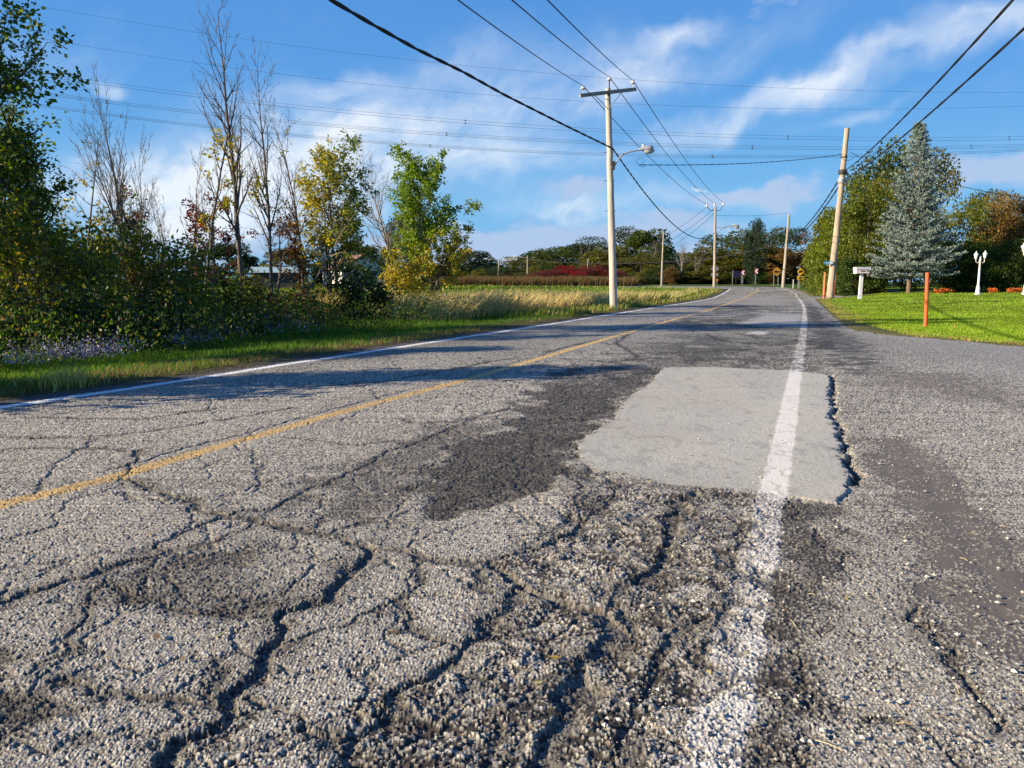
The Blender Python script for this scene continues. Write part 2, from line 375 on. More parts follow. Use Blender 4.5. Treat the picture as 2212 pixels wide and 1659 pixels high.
pgP = H([(1440, 793), (1520, 792), (1600, 795), (1700, 800), (1785, 810), (1797, 820), (1790, 860), (1792, 900), (1808, 950), (1814, 990), (1840, 1035), (1843, 1055), (1835, 1075), (1806, 1090), (1760, 1082), (1690, 1070), (1640, 1060), (1500, 1051), (1450, 1045), (1370, 1026), (1300, 1015), (1252, 988), (1250, 960), (1300, 925), (1330, 903), (1345, 870), (1400, 830)])
jx = (n_mid-.5)*.10+(fbm(X*18, Y*18, 3, 81)-.5)*.07; jy = (fbm(X*7, Y*7, 3, 91)-.5)*.12+(fbm(X*20, Y*20, 3, 95)-.5)*.06
dP = psd(X+jx, Y+jy, pgP, 1.0); patch = ss(-.008, .008, dP)
pg2 = H([(1630, 686), (1649, 678), (1731, 677), (1729, 706), (1596, 700)]); p2 = ss(-.1, .1, psd(X+jx*4, Y+jy*4, pg2, 1.5)+(n_mid-.5)*.5)
pg3 = H([(1608, 721), (1618, 716), (1662, 715), (1654, 722)]); p3 = ss(-.05, .05, psd(X+jx*2, Y+jy*2, pg3, 1.0))
pg4 = H([(1560, 640), (1700, 640), (1725, 660), (1640, 655)]); p4 = .6*zone([(1570, 642), (1700, 640), (1725, 662), (1640, 656)], 1.2, 3, 3)
# ---- cracks, traced
CR = [([(310, 972), (296, 995), (265, 1030), (330, 1055), (400, 1075), (440, 1097), (500, 1115), (560, 1125), (640, 1140), (700, 1150), (790, 1180), (860, 1190), (920, 1205), (1010, 1212), (1070, 1215)], .011, .016),
      ([(500, 1113), (430, 1130), (380, 1160), (320, 1198), (230, 1225), (150, 1250), (60, 1278), (-80, 1310)], .013, .018),
      ([(500, 1113), (600, 1090), (700, 1045), (760, 1020), (800, 992), (880, 960), (960, 930), (1060, 890)], .010, .012),
      ([(790, 1180), (770, 1210), (740, 1255), (700, 1290), (650, 1312), (620, 1327), (600, 1352), (582, 1400), (560, 1462), (520, 1500), (450, 1572), (400, 1612), (360, 1700)], .020, .03),
      ([(618, 1328), (560, 1333), (500, 1331), (400, 1320), (340, 1290), (280, 1283), (210, 1250)], .010, .012),
      ([(1070, 1215), (1130, 1190), (1200, 1160), (1290, 1102), (1330, 1060), (1325, 1035)], .013, .018),
      ([(1070, 1215), (1130, 1262), (1200, 1300), (1290, 1322), (1322, 1360), (1262, 1440), (1240, 1500), (1225, 1560), (1190, 1640), (1180, 1710)], .026, .03),
      ([(900, 1208), (915, 1258), (890, 1285), (850, 1300), (770, 1350), (700, 1370), (640, 1384), (600, 1390)], .008, .01),
      ([(1120, 1272), (1085, 1320), (1040, 1372), (990, 1432), (930, 1465), (880, 1490), (830, 1545), (780, 1605), (740, 1700)], .016, .022),
      ([(1500, 1062), (1450, 1110), (1438, 1180), (1430, 1232), (1385, 1262), (1330, 1270)], .03, .03),
      ([(560, 1510), (640, 1562), (740, 1592), (850, 1560), (1000, 1520)], .012, .018),
      ([(700, 1150), (760, 1132), (840, 1120), (900, 1100)], .007, .009), ([(360, 1190), (440, 1175), (520, 1150), (545, 1125)], .006, .008),
      ([(150, 1460), (260, 1500), (400, 1510), (480, 1540), (540, 1500)], .009, .014),
      ([(220, 1250), (180, 1300), (140, 1400), (80, 1450)], .006, .008), ([(430, 1440), (470, 1500), (450, 1570)], .008, .01),
      ([(330, 975), (200, 968), (60, 966), (-60, 975)], .006, .008), ([(620, 945), (760, 962), (850, 955), (960, 958)], .006, .008),
      ([(860, 905), (900, 915), (1010, 910), (1100, 895)], .006, .008), ([(1010, 1212), (1040, 1250), (1060, 1275)], .01, .012),
      ([(850, 1300), (880, 1340), (930, 1360), (1000, 1410)], .008, .012), ([(1230, 1160), (1260, 1120), (1250, 1060), (1230, 1000)], .008, .01),
      ([(1040, 1660), (1080, 1600), (1100, 1540), (1130, 1500), (1180, 1470)], .012, .018), ([(1500, 1330), (1430, 1400), (1400, 1500), (1360, 1660)], .014, .018),
      ([(1330, 1270), (1360, 1330), (1340, 1400)], .02, .02), ([(1600, 1120), (1590, 1220), (1560, 1330), (1530, 1450)], .012, .014),
      ([(1980, 1310), (2030, 1400), (2070, 1470), (2140, 1560)], .012, .016), ([(1900, 1560), (2000, 1600), (2090, 1660)], .008, .01),
      # further off
      ([(1150, 788), (1240, 795), (1370, 806), (1460, 800)], .02, .02), ([(1530, 722), (1560, 735), (1600, 738), (1660, 745), (1730, 742)], .03, .02),
      ([(600, 842), (760, 830), (860, 822)], .012, .01), ([(880, 815), (1010, 790), (1120, 770)], .012, .01), ([(1180, 760), (1270, 738), (1330, 729)], .016, .01),
      ([(60, 900), (300, 905), (480, 880)], .010, .01), ([(0, 945), (260, 940), (420, 915), (640, 880)], .010, .01), ([(1290, 715), (1400, 705)], .02, .01),
      ([(1380, 770), (1330, 740), (1360, 722)], .02, .015), ([(1225, 775), (1320, 780), (1430, 772), (1520, 778), (1640, 770)], .02, .015),
      ([(1480, 690), (1530, 700), (1600, 697)], .03, .02), ([(1300, 765), (1500, 760), (1620, 752)], .022, .015)]
crack = np.zeros(X.shape); cdark = np.zeros(X.shape)
jcx = scx+(fbm(X*9, Y*9, 4, 101)-.5)*.13+(fbm(X*60, Y*60, 2, 105)-.5)*.02; jcy = scy+(fbm(X*9, Y*9, 4, 111)-.5)*.13+(fbm(X*60, Y*60, 2, 115)-.5)*.02
for pts, w, dp in CR:
    pl = H(pts); pad = .5; lo = pl.min(0)-pad; hi = pl.max(0)+pad
    m = (X > lo[0]) & (X < hi[0]) & (Y > lo[1]) & (Y < hi[1])
    if not m.any(): continue
    d, _ = segdist(jcx[m], jcy[m], pl); w_ = (w*.85+.0035)*(.6+.9*vnoise(X[m]*6, Y[m]*6, 121))
    crack[m] = np.maximum(crack[m], dp*(1-ss(w_*.5, w_*1.5, d))); cdark[m] = np.maximum(cdark[m], (1-ss(w_*1.2, w_*5, d))*.55+(1-ss(w_*.8, w_*1.6, d))*.45)
# joint crack beside the yellow line
jd = np.abs(rC-.15+(n_mid-.5)*.10); jm = (1-ss(.006, .016, jd))*ss(.35, .5, fbm(X*.8, Y*.8, 2, 131))*(Y < 95)
crack = np.maximum(crack, .012*jm); cdark = np.maximum(cdark, jm)
# fine alligator cracks in the worn wheel track
for cs, wd, amp, kk, zz in ((.55, .018, .012, 141, 1), (.26, .018, .010, 151, 2), (1.3, .014, .012, 161, 3), (.40, .012, .010, 191, 4)):
    f1, _, f2 = voro(jcx+(n_lo-.5)*.3, jcy+(n_mid-.5)*.25, cs, kk); e = (f2-f1)*cs*.5
    zn = {1: np.clip(rough+raved_shadow*.8, 0, 1), 2: rough*ss(.45, .6, n_lo), 3: (rC < 3.0)*(rR < .3)*.9*ss(.34, .45, n_lo), 4: ((rC < 0) & (rR < .2))*.9*ss(.40, .50, fbm(X*.7, Y*.7, 3, 193))}[zz]
    q = (1-ss(wd*.3, wd*1.1, e))*zn; crack = np.maximum(crack, q*amp); cdark = np.maximum(cdark, q*.8)
f1, _, f2 = voro(jcx*1.0+(n_mid-.5)*.10, jcy+(n_mid-.5)*.10, .13, 171); e = (f2-f1)*.065
clump = (1-ss(.004, .022, e))*np.clip(rough*1.1+raved_shadow*.5, 0, 1)*ss(.35, .55, fbm(X*3, Y*3, 3, 181)); crack = np.maximum(crack, clump*.011); cdark = np.maximum(cdark, clump*.95)
crack *= (1-patch)
# ---- stones
D = np.hypot(X, Y)
f1, f2 = F1s, F2s
f1b, ridb, _ = voro(X+.31+sxw, Y+.77, .0165, 211)
fade = 1-.35*ss(8, 22, Y)
clus = fbm(scx*14, scy*14, 3, 205); k2 = hsh(np.floor(scx/.0049), np.floor(scy/.0049), 207)
keep = (k2 > .09+.38*shd+.72*dirt+.22*raved_shadow+.55*rough*ss(.44, .60, clus)+.25*ss(.55, .68, clus)*(rR > .1))
prof = np.clip((f2-f1)*2.8, 0, 1)**.7*np.sqrt(np.clip(1.02-(f1/.75)**2, 0, 1))*keep
h_st = prof*(.0011+.0024*rid**1.5)
keepb = (ridb > 1-.06-.14*rough-.14*(rR > 1))*(1-dirt*.85)
profb = np.sqrt(np.clip(1-(f1b/.45)**2, 0, 1))*keepb
h_b = profb*(.0018+.0018*ridb)
hs = np.maximum(h_st, h_b)*fade
lump = (fbm(X*11, Y*11, 3, 221)-.5); lump2 = fbm(X*3.2, Y*3.2, 3, 225)-.5
hgt = hs + n_hi*.003
hgt += rough*(lump*.022+lump2*.016)-.0018*(1-keep) + raved_shadow*(lump*.008-.006) + (n_lo-.5)*.012 + (1-rough)*lump*.004
hgt -= crack*.55
hgt = np.where(rR > .4, hgt-.006*ss(.4, 2, rR), hgt)
track = np.sin(rR*38+n_mid*3)*.0012*dirt
hgt = hgt*(1-dirt*.45)+track
patch_h = .002+(n_lo-.5)*.008+n_hi*.0022+(fbm(X*160, Y*160, 2, 231)-.5)*.0022
edge = ss(.0, .5, X-np.interp(Y, [3, 4, 5, 6, 7.5], [.9, 1.0, 1.3, 1.6, 2.5]))   # right side stands proud
patch_h = patch_h+.012*edge*ss(-.3, .4, rR)
gap = np.exp(-((dP+.022+.012*n_mid)/.024)**2)*ss(.22, .42, rR-.35*(Y < 3.75))
hgt -= gap*.042
hgt = hgt*(1-patch)+patch_h*patch
zb = T0(X, Y)
zr = TR(X, Y)
Z = zr + hgt - .004
# ---- colour (albedo)
def C(r, g, b): return np.array([r, g, b])[None, :]
def mix(a, b, t): return a+(b-a)*np.clip(t, 0, 1)[:, None]
tone = rid[:, None]; hue = hsh(np.floor(X/.0098), np.floor(Y/.0098), 301)
stone = mix(mix(C(.31, .29, .24), C(.66, .62, .50), rid**1.1), C(.36, .28, .20), (hue > .86)*.8)
stone = mix(stone, mix(C(.34, .32, .28), C(.52, .49, .43), ridb), keepb*(profb > .1))
matrix = mix(C(.082, .079, .073), C(.105, .098, .085), n_lo) ; matrix = mix(matrix, C(.050, .043, .034), rough*.8+raved_shadow*.5+shd*.5+cdark)
sc = ss(.25, .75, np.maximum(prof, profb))*(1-.30*ss(5, 14, Y))
flat = mix(C(.225, .22, .195), C(.275, .268, .235), n_lo)
base = mix(matrix, stone, sc*(1-.28*raved_shadow-.2*shd))
far = ss(6, 16, Y)[:]; grain = .72+.56*hsh(np.floor(X/.011), np.floor(Y/.03), 311)
base = mix(base, flat*grain[:, None], far*.6)
base = mix(base, base*.30+C(.006, .005, .004), np.clip(raved_shadow*(.5+.9*fbm(X*4, Y*4, 3, 321))*(1-ss(7, 9, Y)*(1-ss(.42, .52, fbm(X*3.2, Y*1.6, 4, 323)))), 0, 1)*.9)
base = mix(base, base*.42, shd*.75); base = mix(base, C(.05, .048, .046)*grain[:, None], smear*.9)
base = mix(base, C(.030, .026, .022), cdark*(.70+.2*(Y > 6)))  # crack shade put into the colour, along with dark dirt between clumps
base = mix(base, C(.135, .115, .095)*(0.85+.3*grain[:, None]), dirt*(1-sc*.6)*.85)
base = mix(base, base*.80, ((rL > -1.0)*1.0)*ss(-1.1, -.2, rL)+((rC > 0)*.25))  # darker asphalt towards the left edge, partly verge shade painted into the albedo
base = mix(base, C(.060, .058, .060)*grain[:, None], ss(.07, .13, rL+(n_mid-.5)*.1))
mott = ss(.47, .57, fbm(X*2.2+n_mid, Y*1.6, 4, 335))*ss(5, 9, Y)*((rC < 0) & (rR < .5))*ss(.4, .55, fbm(X*.35, Y*.25, 2, 337)); base = mix(base, base*.42, mott*.9)
streak = ss(.45, .62, fbm(X*.9, Y*.25, 3, 331)); base = base*(1-.10*streak[:, None])  # broad random streaks of slightly darker asphalt
gz_ = ss(1.2, 3.0, rR)*(1-dirt)*ss(5, 9, Y); base = mix(base, C(.235, .232, .225)*grain[:, None], gz_*.55)
pc = mix(C(.37, .358, .305), C(.435, .42, .36), n_lo)*(.86+.28*fbm(X*90, Y*90, 2, 341))[:, None]
pc = mix(pc, C(.45, .405, .33), ss(.45, .7, fbm(X*1.8, Y*.9, 3, 351))*.35)
pc = pc*(1-.25*(hsh(np.floor(X/.008), np.floor(Y/.012), 361) > .93))[:, None]
pc = pc*(.90+.20*fbm(X*2.6, Y*1.4, 4, 357))[:, None]; pc = mix(pc, pc*.72, ss(.62, .72, fbm(X*14, Y*9, 3, 358))*.6); pc = mix(pc, pc*.6, ss(-.035, .0, -dP+(n_hi-.5)*.03)*.5*(patch > .5)); base = mix(base, pc, patch); base = mix(base, C(.30, .292, .275)*grain[:, None]**.5, p2); base = mix(base, C(.42, .41, .39), p3); base = mix(base, C(.27, .255, .235), p4)
base = mix(base, C(.02, .018, .016), gap*(1-patch))
# ---- painted lines
wj = (n_mid-.5)*.018+(n_hi-.5)*.02
lw = .066
rRs = rR-((scx-X)*SD[1]-(scy-Y)*SD[0])*0; inR = 1-ss(-.008, .008, np.abs(rR)+wj*2.2*(1-patch)+wj*patch-lw); inL = 1-ss(-.006, .006, np.abs(rL)+wj*.6-.062); inC = 1-ss(-.008, .008, np.abs(rC)+wj-.062)
wearR = np.where(patch > .5, .93, ss(.38, .78, sc*.7+.45*n_mid+.02)*(.9-.55*raved_shadow)*keep)
lineR = inR*np.clip(.30+.75*wearR, 0, 1)*(1-cdark*.8)*(1-.5*raved_shadow*(n_mid > .5)); lineL = inL*(.92-.2*ss(.6, .8, n_mid)); lineC = inC*ss(.1, .5, sc+far*.5+n_mid*.5)*(1-jm)
white = mix(C(.80, .765, .68), C(.66, .63, .56), n_mid)
base = mix(base, white, lineR*np.where(patch > .5, .80, .95)); base = mix(base, C(.78, .78, .76), lineL)
base = mix(base, mix(C(.66, .42, .12), C(.50, .34, .13), n_mid), lineC*.9)
Z = Z+inR*(1-patch)*.0015
# ---- faces by surface
idx = np.arange(nr*nc).reshape(nr, nc)
q = np.stack([idx[:-1, :-1].ravel(), idx[:-1, 1:].ravel(), idx[1:, 1:].ravel(), idx[1:, :-1].ravel()], -1)
xc = X[q].mean(1); yc = Y[q].mean(1)
inp = inpoly(xc+(vnoise(xc*3, yc*3, 401)-.5)*.22, yc+(vnoise(xc*3, yc*3, 402)-.5)*.22, PAV)
fR = inR[q].mean(1) > .5; fL = inL[q].mean(1) > .5; fC = inC[q].mean(1) > .5; fP = patch[q].mean(1) > .5; fG = rR[q].mean(1) > 1.15
def roadmat(name, bump=.0015, bs=260, rough=.86):
    return mat(name, attr=True, rough=rough, nscale=300, namt=.12, bump=bump, bscale=bs, spec=.35)
mR = roadmat('worn_asphalt'); mG = roadmat('loose_gravel'); mP = roadmat('fine_asphalt', .0007, 500); mW = roadmat('road_paint_white', .001, 300, .7); mY = roadmat('road_paint_yellow', .001, 300, .7)
Vall = np.stack([X, Y, Z], -1)
def sub(name, m_, mt):
    f = q[m_ & inp]
    if not len(f): return
    u, inv = np.unique(f, return_inverse=True)
    o = mesh_np(name, Vall[u], inv.reshape(f.shape), mt, cols=base[u], smooth=True); o['kind'] = 'structure'
    return o
sub('edge_line', fR | fL, mW); sub('centre_line', fC & ~fR, mY)
lines = fR | fL | fC
sub('road_patch', fP & ~lines, mP); sub('gravel_shoulder', fG & ~fP & ~lines, mG); sub('road', ~fG & ~fP & ~lines, mR)
# the road behind the camera, plain
yb = np.array([-30, -12, -4, 0, .6, 1.12]); xb = np.linspace(-3.58, 2.46, 60)
bv = np.array([[a*3 if y < 1 else a, y, -.001] for y in yb for a in xb]); ib = np.arange(len(bv)).reshape(len(yb), -1)
qb = np.stack([ib[:-1, :-1].ravel(), ib[:-1, 1:].ravel(), ib[1:, 1:].ravel(), ib[1:, :-1].ravel()], -1)
o = mesh_np('road_behind', bv, qb, mR, cols=np.tile(C(.24, .235, .225), (len(bv), 1))); o['kind'] = 'structure'
del Vall, base, q, stone, matrix, flat, pc, white
# ================================================================ GROUND
def axis(a, b, fine, lo, hi, g=1.12):
    v = list(np.arange(a, b+1e-6, fine)); s = fine; 
    while v[-1] < hi: s *= g; v.append(v[-1]+s)
    s = fine
    while v[0] > lo: s *= g; v.insert(0, v[0]-s)
    return np.array(v)
gx = axis(-26, 30, .3, -900, 900); gy = axis(3, 66, .3, -200, 1500)
GX, GY = np.meshgrid(gx, gy); gs = GX.shape; GX = GX.ravel(); GY = GY.ravel()
GZ = TG(GX, GY); sdp = psd(GX, GY, PAV, 2.0)
sdp = np.where((GY < 3) & (GX > -14) & (GX < 16), 2, sdp)
GZ = GZ-.10*ss(-.02, .28, sdp)+.015*ss(.4, 0, -sdp)
g1 = fbm(GX*.5, GY*.5, 4, 501)[:, None]; g2 = fbm(GX*.06, GY*.06, 3, 511)[:, None]
gc = np.array([.055, .095, .018])[None]*(.6+.8*g1)
rg, sg = segdist(GX, GY, EL); rr = rg*sg; leftv = (sg > 0)
brown = np.array([.085, .07, .035])[None]*(.6+.8*g1)
t = ((1-ss(.9, 2.0, rr+g1[:, 0]*1.2)) * (leftv & (sdp < 1)))[:, None]; gc = gc*(1-t)+brown*t
te = ss(-.9, .0, sdp+(g1[:, 0]-.5)*1.2)[:, None]*.7*(1-leftv[:, None]); gc = gc*(1-te)+np.array([.13, .10, .05])[None]*te
o = mesh_np('ground', np.stack([GX, GY, GZ], -1), (lambda i: np.stack([i[:-1, :-1].ravel(), i[:-1, 1:].ravel(), i[1:, 1:].ravel(), i[1:, :-1].ravel()], -1))(np.arange(len(GX)).reshape(gs)),
            mat('turf_soil', attr=True, nscale=9, namt=.4, bump=.02, bscale=14, rough=.95, spec=.1), cols=gc, smooth=True)
o['kind'] = 'structure'
# ================================================================ VEGETATION
mBark = mat('grey_bark', (.11, .095, .08), nscale=14, namt=.4, bump=.01, bscale=20, stretch=(1, 1, .25), rough=.95)
mBarkL = mat('pale_bark', (.20, .17, .14), nscale=14, namt=.35, bump=.006, bscale=20, stretch=(1, 1, .25), rough=.95)
mLeaf = mat('leaf_tissue', attr=True, objcol=True, rough=.5, trans=.5, spec=.4)
mNeedle = mat('blue_needles', attr=True, objcol=True, rough=.7, trans=.08, spec=.2)
mBlade = mat('grass_blade', attr=True, rough=.7, trans=.35, spec=.2)
mPetal = mat('petals', attr=True, rough=.8, trans=.2)
def norm(v): return v/np.maximum(np.linalg.norm(v, axis=-1, keepdims=True), 1e-9)
def tubes(segs, k=5):
    s = np.array(segs); p0, p1, r0, r1 = s[:, :3], s[:, 3:6], s[:, 6], s[:, 7]
    d = norm(p1-p0); up = np.where(np.abs(d[:, 2:3]) < .9, [[0, 0, 1.]], [[1., 0, 0]]); a = norm(np.cross(d, up)); b = np.cross(d, a)
    p0 = p0-d*r0[:, None]*.3; p1 = p1+d*r1[:, None]*.3
    n = len(s); V = np.empty((n, 2*k, 3))
    for j in range(k):
        o = a*math.cos(2*pi*j/k)+b*math.sin(2*pi*j/k); V[:, j] = p0+o*r0[:, None]; V[:, k+j] = p1+o*r1[:, None]
    base = (np.arange(n)*2*k)[:, None]
    F_ = np.concatenate([base+np.array([[j, (j+1) % k, k+(j+1) % k, k+j]]) for j in range(k)])
    return V.reshape(-1, 3), F_
def leafq(P, D, size, wr, rg, flat=0.0):
    """one pointed leaf quad per point"""
    n = len(P); D = norm(D+rg.normal(0, .45, (n, 3))); u = rg.normal(0, 1, (n, 3)); u[:, 2] += flat
    W_ = norm(np.cross(D, u)); sz = (size*rg.uniform(.6, 1.3, n))[:, None]
    A = P; B = P+D*sz*.5+W_*sz*wr*.5; Cc = P+D*sz; E = P+D*sz*.45-W_*sz*wr*.5
    return np.stack([A, B, Cc, E], 1).reshape(-1, 3), np.arange(4*n).reshape(n, 4)
def grow(segs, tips, p, d, Ln, r, lv, P, rg):
    """p, d: triples; plain floats for speed"""
    R_ = getattr(rg, 'rr', None) if not isinstance(rg, random.Random) else rg
    if R_ is None: R_ = random.Random(int(rg.integers(1 << 30)))
    px_, py_, pz_ = (float(v) for v in p); dx, dy, dz = (float(v) for v in d); ga = R_.gauss; un = R_.uniform
    n = max(3, int(Ln/P['step'][lv])); sg = Ln/n; r_ = r; nch = P['nch'][lv]; acc = un(0, 1); wb = P['wob'][lv]; up = P['up'][lv]
    for i in range(n):
        f = (i+1)/n; dx += ga(0, wb); dy += ga(0, wb); dz += ga(0, wb)+up; l = math.sqrt(dx*dx+dy*dy+dz*dz); dx /= l; dy /= l; dz /= l
        qx, qy, qz = px_+dx*sg, py_+dy*sg, pz_+dz*sg
        r2 = max(r*(1-f)**.8, r*.12, .0025); segs.append((px_, py_, pz_, qx, qy, qz, r_, r2)); px_, py_, pz_ = qx, qy, qz; r_ = r2
        if lv < P['lv'] and f > P['st'][lv]:
            acc += nch/(n*(1-P['st'][lv]))
            while acc >= 1:
                acc -= 1; an = P['ang'][lv]*un(.7, 1.25); ux, uy, uz = ga(0, 1), ga(0, 1), ga(0, 1); k = ux*dx+uy*dy+uz*dz
                ux -= dx*k; uy -= dy*k; uz -= dz*k; l = math.sqrt(ux*ux+uy*uy+uz*uz)+1e-9; s_ = math.sin(an)/l; c_ = math.cos(an)
                cx, cy, cz = dx*c_+ux*s_, dy*c_+uy*s_, dz*c_+uz*s_
                if lv == 0 and P.get('bias') is not None: w = un(0, 1); b = P['bias']; cx += b[0]*w; cy += b[1]*w; cz += b[2]*w
                cl = Ln*P['rt'][lv]*P['shape'](f)*un(.65, 1.2) if lv == 0 else Ln*P['rt'][lv]*(1.1-f*.6)*un(.6, 1.2)
                if cl > .08: grow(segs, tips, (px_, py_, pz_), (cx, cy, cz), cl, max(r2*.62, .004), lv+1, P, R_)
        if lv >= P['lv']-P.get('tl', 0) and f > .25: tips.append((px_, py_, pz_, dx, dy, dz))
def PRM(**k):
    d = dict(lv=3, step=(.35, .22, .14, .12), wob=(.05, .12, .16, .2), up=(.06, .05, .03, 0), nch=(18, 6, 4, 2), st=(.25, .2, .2, .2), ang=(.9, .8, .8, .7), rt=(.42, .45, .5, .5), shape=lambda f: 1.15-f*.8, tl=0)
    d.update(k)
    for q_ in ('nch', 'rt', 'ang', 'up', 'wob', 'st', 'step'): d[q_] = tuple(d[q_])+(0, 0)
    return d
def leafmesh(tips, per, size, wr, spread, cf, rg, droop=-.3):
    t = np.array(tips); n = len(t)*per; i = np.repeat(np.arange(len(t)), per); P = t[i, :3]+rg.normal(0, spread, (n, 3)); D = t[i, 3:]*.5+np.array([0, 0, droop])
    V, Fc = leafq(P, D, size, wr, rg); return V, Fc, cf(P, rg)
def pick(pal, w, n, rg, jit=.25):
    pal = np.array(pal); c = pal[rg.choice(len(pal), n, p=np.array(w)/sum(w))]; return c*rg.uniform(1-jit, 1+jit, (n, 1))
def tree(name, p, Ht, r, prm, leaf, label, cat, group=None, seed=1, bark=None, stems=1, lean=(0, 0, 0), spreadstem=.1, col=(1, 1, 1)):
    rg = rs(seed); segs = []; tips = []
    for k in range(stems):
        d = np.array([lean[0], lean[1], 1.])+rg.normal(0, spreadstem*(stems > 1), 3)*[1, 1, 0]; d /= np.linalg.norm(d)
        o = rg.normal(0, .12*(stems > 1), 3)*[1, 1, 0]; grow(segs, tips, np.array([0, 0, -.15])+o, d, Ht*rg.uniform(.8 if stems > 1 else 1, 1), r*(1 if k == 0 else .75), 0, prm, rg)
    root = empty(name, p, label, cat, group); V, Fc = tubes(segs); mesh_np('trunk', V, Fc, bark or mBark, root, smooth=True)
    if leaf:
        V, Fc, c = leafmesh(tips, leaf['per'], leaf['size'], leaf['wr'], leaf['spread'], leaf['cf'], rg, leaf.get('droop', -.3))
        o = mesh_np('crown', V, Fc, mLeaf, root, cols=c); o.color = (*col, 1)
    return root
def px_h(Y, py_top, p):  # height reaching image row py_top at depth Y, on the terrain at p
    return at(CX, py_top, Y).z - p.z
def spot(px, Y, fn=TG):
    a = at(px, 640, Y); return Vector((a.x, Y, gz(a.x, Y)))
G1 = (.070, .125, .016); G2 = (.11, .17, .022); G3 = (.045, .085, .015); YG = (.19, .21, .022); YE = (.42, .32, .03); OR = (.40, .20, .03); BR = (.13, .075, .03); RD = (.20, .028, .022); DR = (.075, .022, .02); OL = (.15, .15, .028)
# ---- roadside saplings on the left
def cf_mix(pal, w): return lambda P, rg: pick(pal, w, len(P), rg)
P_leafy = PRM(nch=(26, 8, 4), wob=(.04, .12, .18, .2), up=(.05, .10, .05, 0), rt=(.34, .42, .45, .5), shape=lambda f: .55+.9*math.sin(min(1, f*1.05)*pi)**.7*(1-.35*f), st=(.12, .15, .2, .2))
p = spot(25, 15.0)
tree('leafy_tree', p, 8.6, .12, PRM(nch=(26, 8, 4), up=(.04, .09, .04, 0), rt=(.25, .42, .45, .5), shape=lambda f: 1.0-.45*f, st=(.10, .15, .2, .2)), dict(per=4, size=.08, wr=.62, spread=.07, cf=cf_mix([G1, G2, YG, G3], [4, 3, 1, 2])), 'tall dense green tree at the left edge of the photo, its top out of frame', 'tree', 'leafy trees in the left roadside thicket', 11, stems=2, spreadstem=.07)
p = spot(115, 15.8)
tree('leafy_tree', p, px_h(15.8, 140, p), .08, PRM(nch=(26, 7, 4), up=(.05, .10, .05, 0), rt=(.21, .42, .45, .5), shape=lambda f: 1.2-.7*f, st=(.10, .15, .2, .2)), dict(per=4, size=.08, wr=.6, spread=.06, cf=cf_mix([G1, G2, YG, G3], [4, 3, 1, 2])), 'slender dark green leafy tree just right of the tallest green one', 'tree', 'leafy trees in the left roadside thicket', 12)
p = spot(-90, 13.5)
tree('leafy_tree', p, 9.0, .12, PRM(nch=(30, 8, 4), up=(.04, .06, .04, 0), rt=(.30, .42, .45, .5), shape=lambda f: 1.1-.5*f, st=(.10, .15, .2, .2)), dict(per=5, size=.10, wr=.62, spread=.08, cf=cf_mix([G1, G2, YG, YE], [4, 3, 2, .3])), 'overhanging green and yellow tree whose branch tips show in the top left corner', 'tree', 'leafy trees in the left roadside thicket', 13)
for i, (px, Y, H_) in enumerate([(-700, 6.5, 3.2), (-560, 9, 3.6), (-330, 11.5, 4.2), (-1300, 6, 3.3)]):      # the thicket goes on out of frame and shades the verge
    p = spot(px, Y); tree('thicket_tree', p, H_, .05, PRM(lv=2, nch=(26, 9, 3), rt=(.4, .4, .5, .5), st=(.05, .2, .2, .2)), dict(per=5, size=.12, wr=.65, spread=.10, cf=cf_mix([G1, G2, YG], [4, 3, 1])), ['nearest low thicket tree out of frame on the left', 'second low thicket tree out of frame on the left', 'tallest low thicket tree out of frame on the left', 'thicket tree farthest out of frame to the left'][i], 'tree', 'thicket trees left of the frame', 20+i)
BA = PRM(lv=3, nch=(24, 7, 3), ang=(.5, .55, .6, .6), up=(.03, .09, .07, .02), rt=(.36, .42, .42, .4), wob=(.03, .07, .12, .15), shape=lambda f: 1.0-.72*f, st=(.28, .15, .1, .2), step=(.35, .25, .16, .12))
def sparse(pal, w, per=1, size=.085, frac=.3, zl=(0, 99)):
    def f(P, rg): return pick(pal, w, len(P), rg)
    return dict(per=per, size=size, wr=.5, spread=.05, cf=f, frac=frac, zl=zl)
def tree_s(name, p, Ht, r, prm, leaf, label, cat, group, seed, **kw):
    """as tree(), keeping leaves only on part of the twigs"""
    rg = rs(seed); segs = []; tips = []; stems = kw.get('stems', 1); lean = kw.get('lean', (0, 0))
    for k in range(stems):
        d = np.array([lean[0], lean[1], 1.])+rg.normal(0, kw.get('sp', .12)*(stems > 1), 3)*[1, 1, 0]; d /= np.linalg.norm(d)
        grow(segs, tips, np.array([0, 0, -.15])+rg.normal(0, .1*(stems > 1), 3)*[1, 1, 0], d, Ht*(1 if k == 0 else rg.uniform(.7, .97)), r*(1 if k == 0 else .8), 0, prm, rg)
    root = empty(name, p, label, cat, group); V, Fc = tubes(segs, 4); mesh_np('trunk', V, Fc, kw.get('bark', mBark), root, smooth=True)
    if leaf:
        t = np.array(tips); cl = fbm(t[:, 0]*1.3+seed, t[:, 2]*1.1+t[:, 1], 2, seed); th = np.quantile(cl, 1-leaf['frac'])
        t = t[(cl > th) & (t[:, 2] > leaf['zl'][0]) & (t[:, 2] < leaf['zl'][1])]
        if len(t):
            V, Fc, c = leafmesh(t, leaf['per'], leaf['size'], leaf['wr'], leaf['spread'], leaf['cf'], rg); o = mesh_np('crown', V, Fc, mLeaf, root, cols=c)
    return root
GB = 'half-bare saplings rising out of the left thicket'
def bare(px, Y, top, r, leaf, label, seed, prm=BA, **kw):
    p = spot(px, Y); return tree_s('bare_tree', p, px_h(Y, top, p), r, prm, leaf, label, 'tree', GB, seed, **kw)
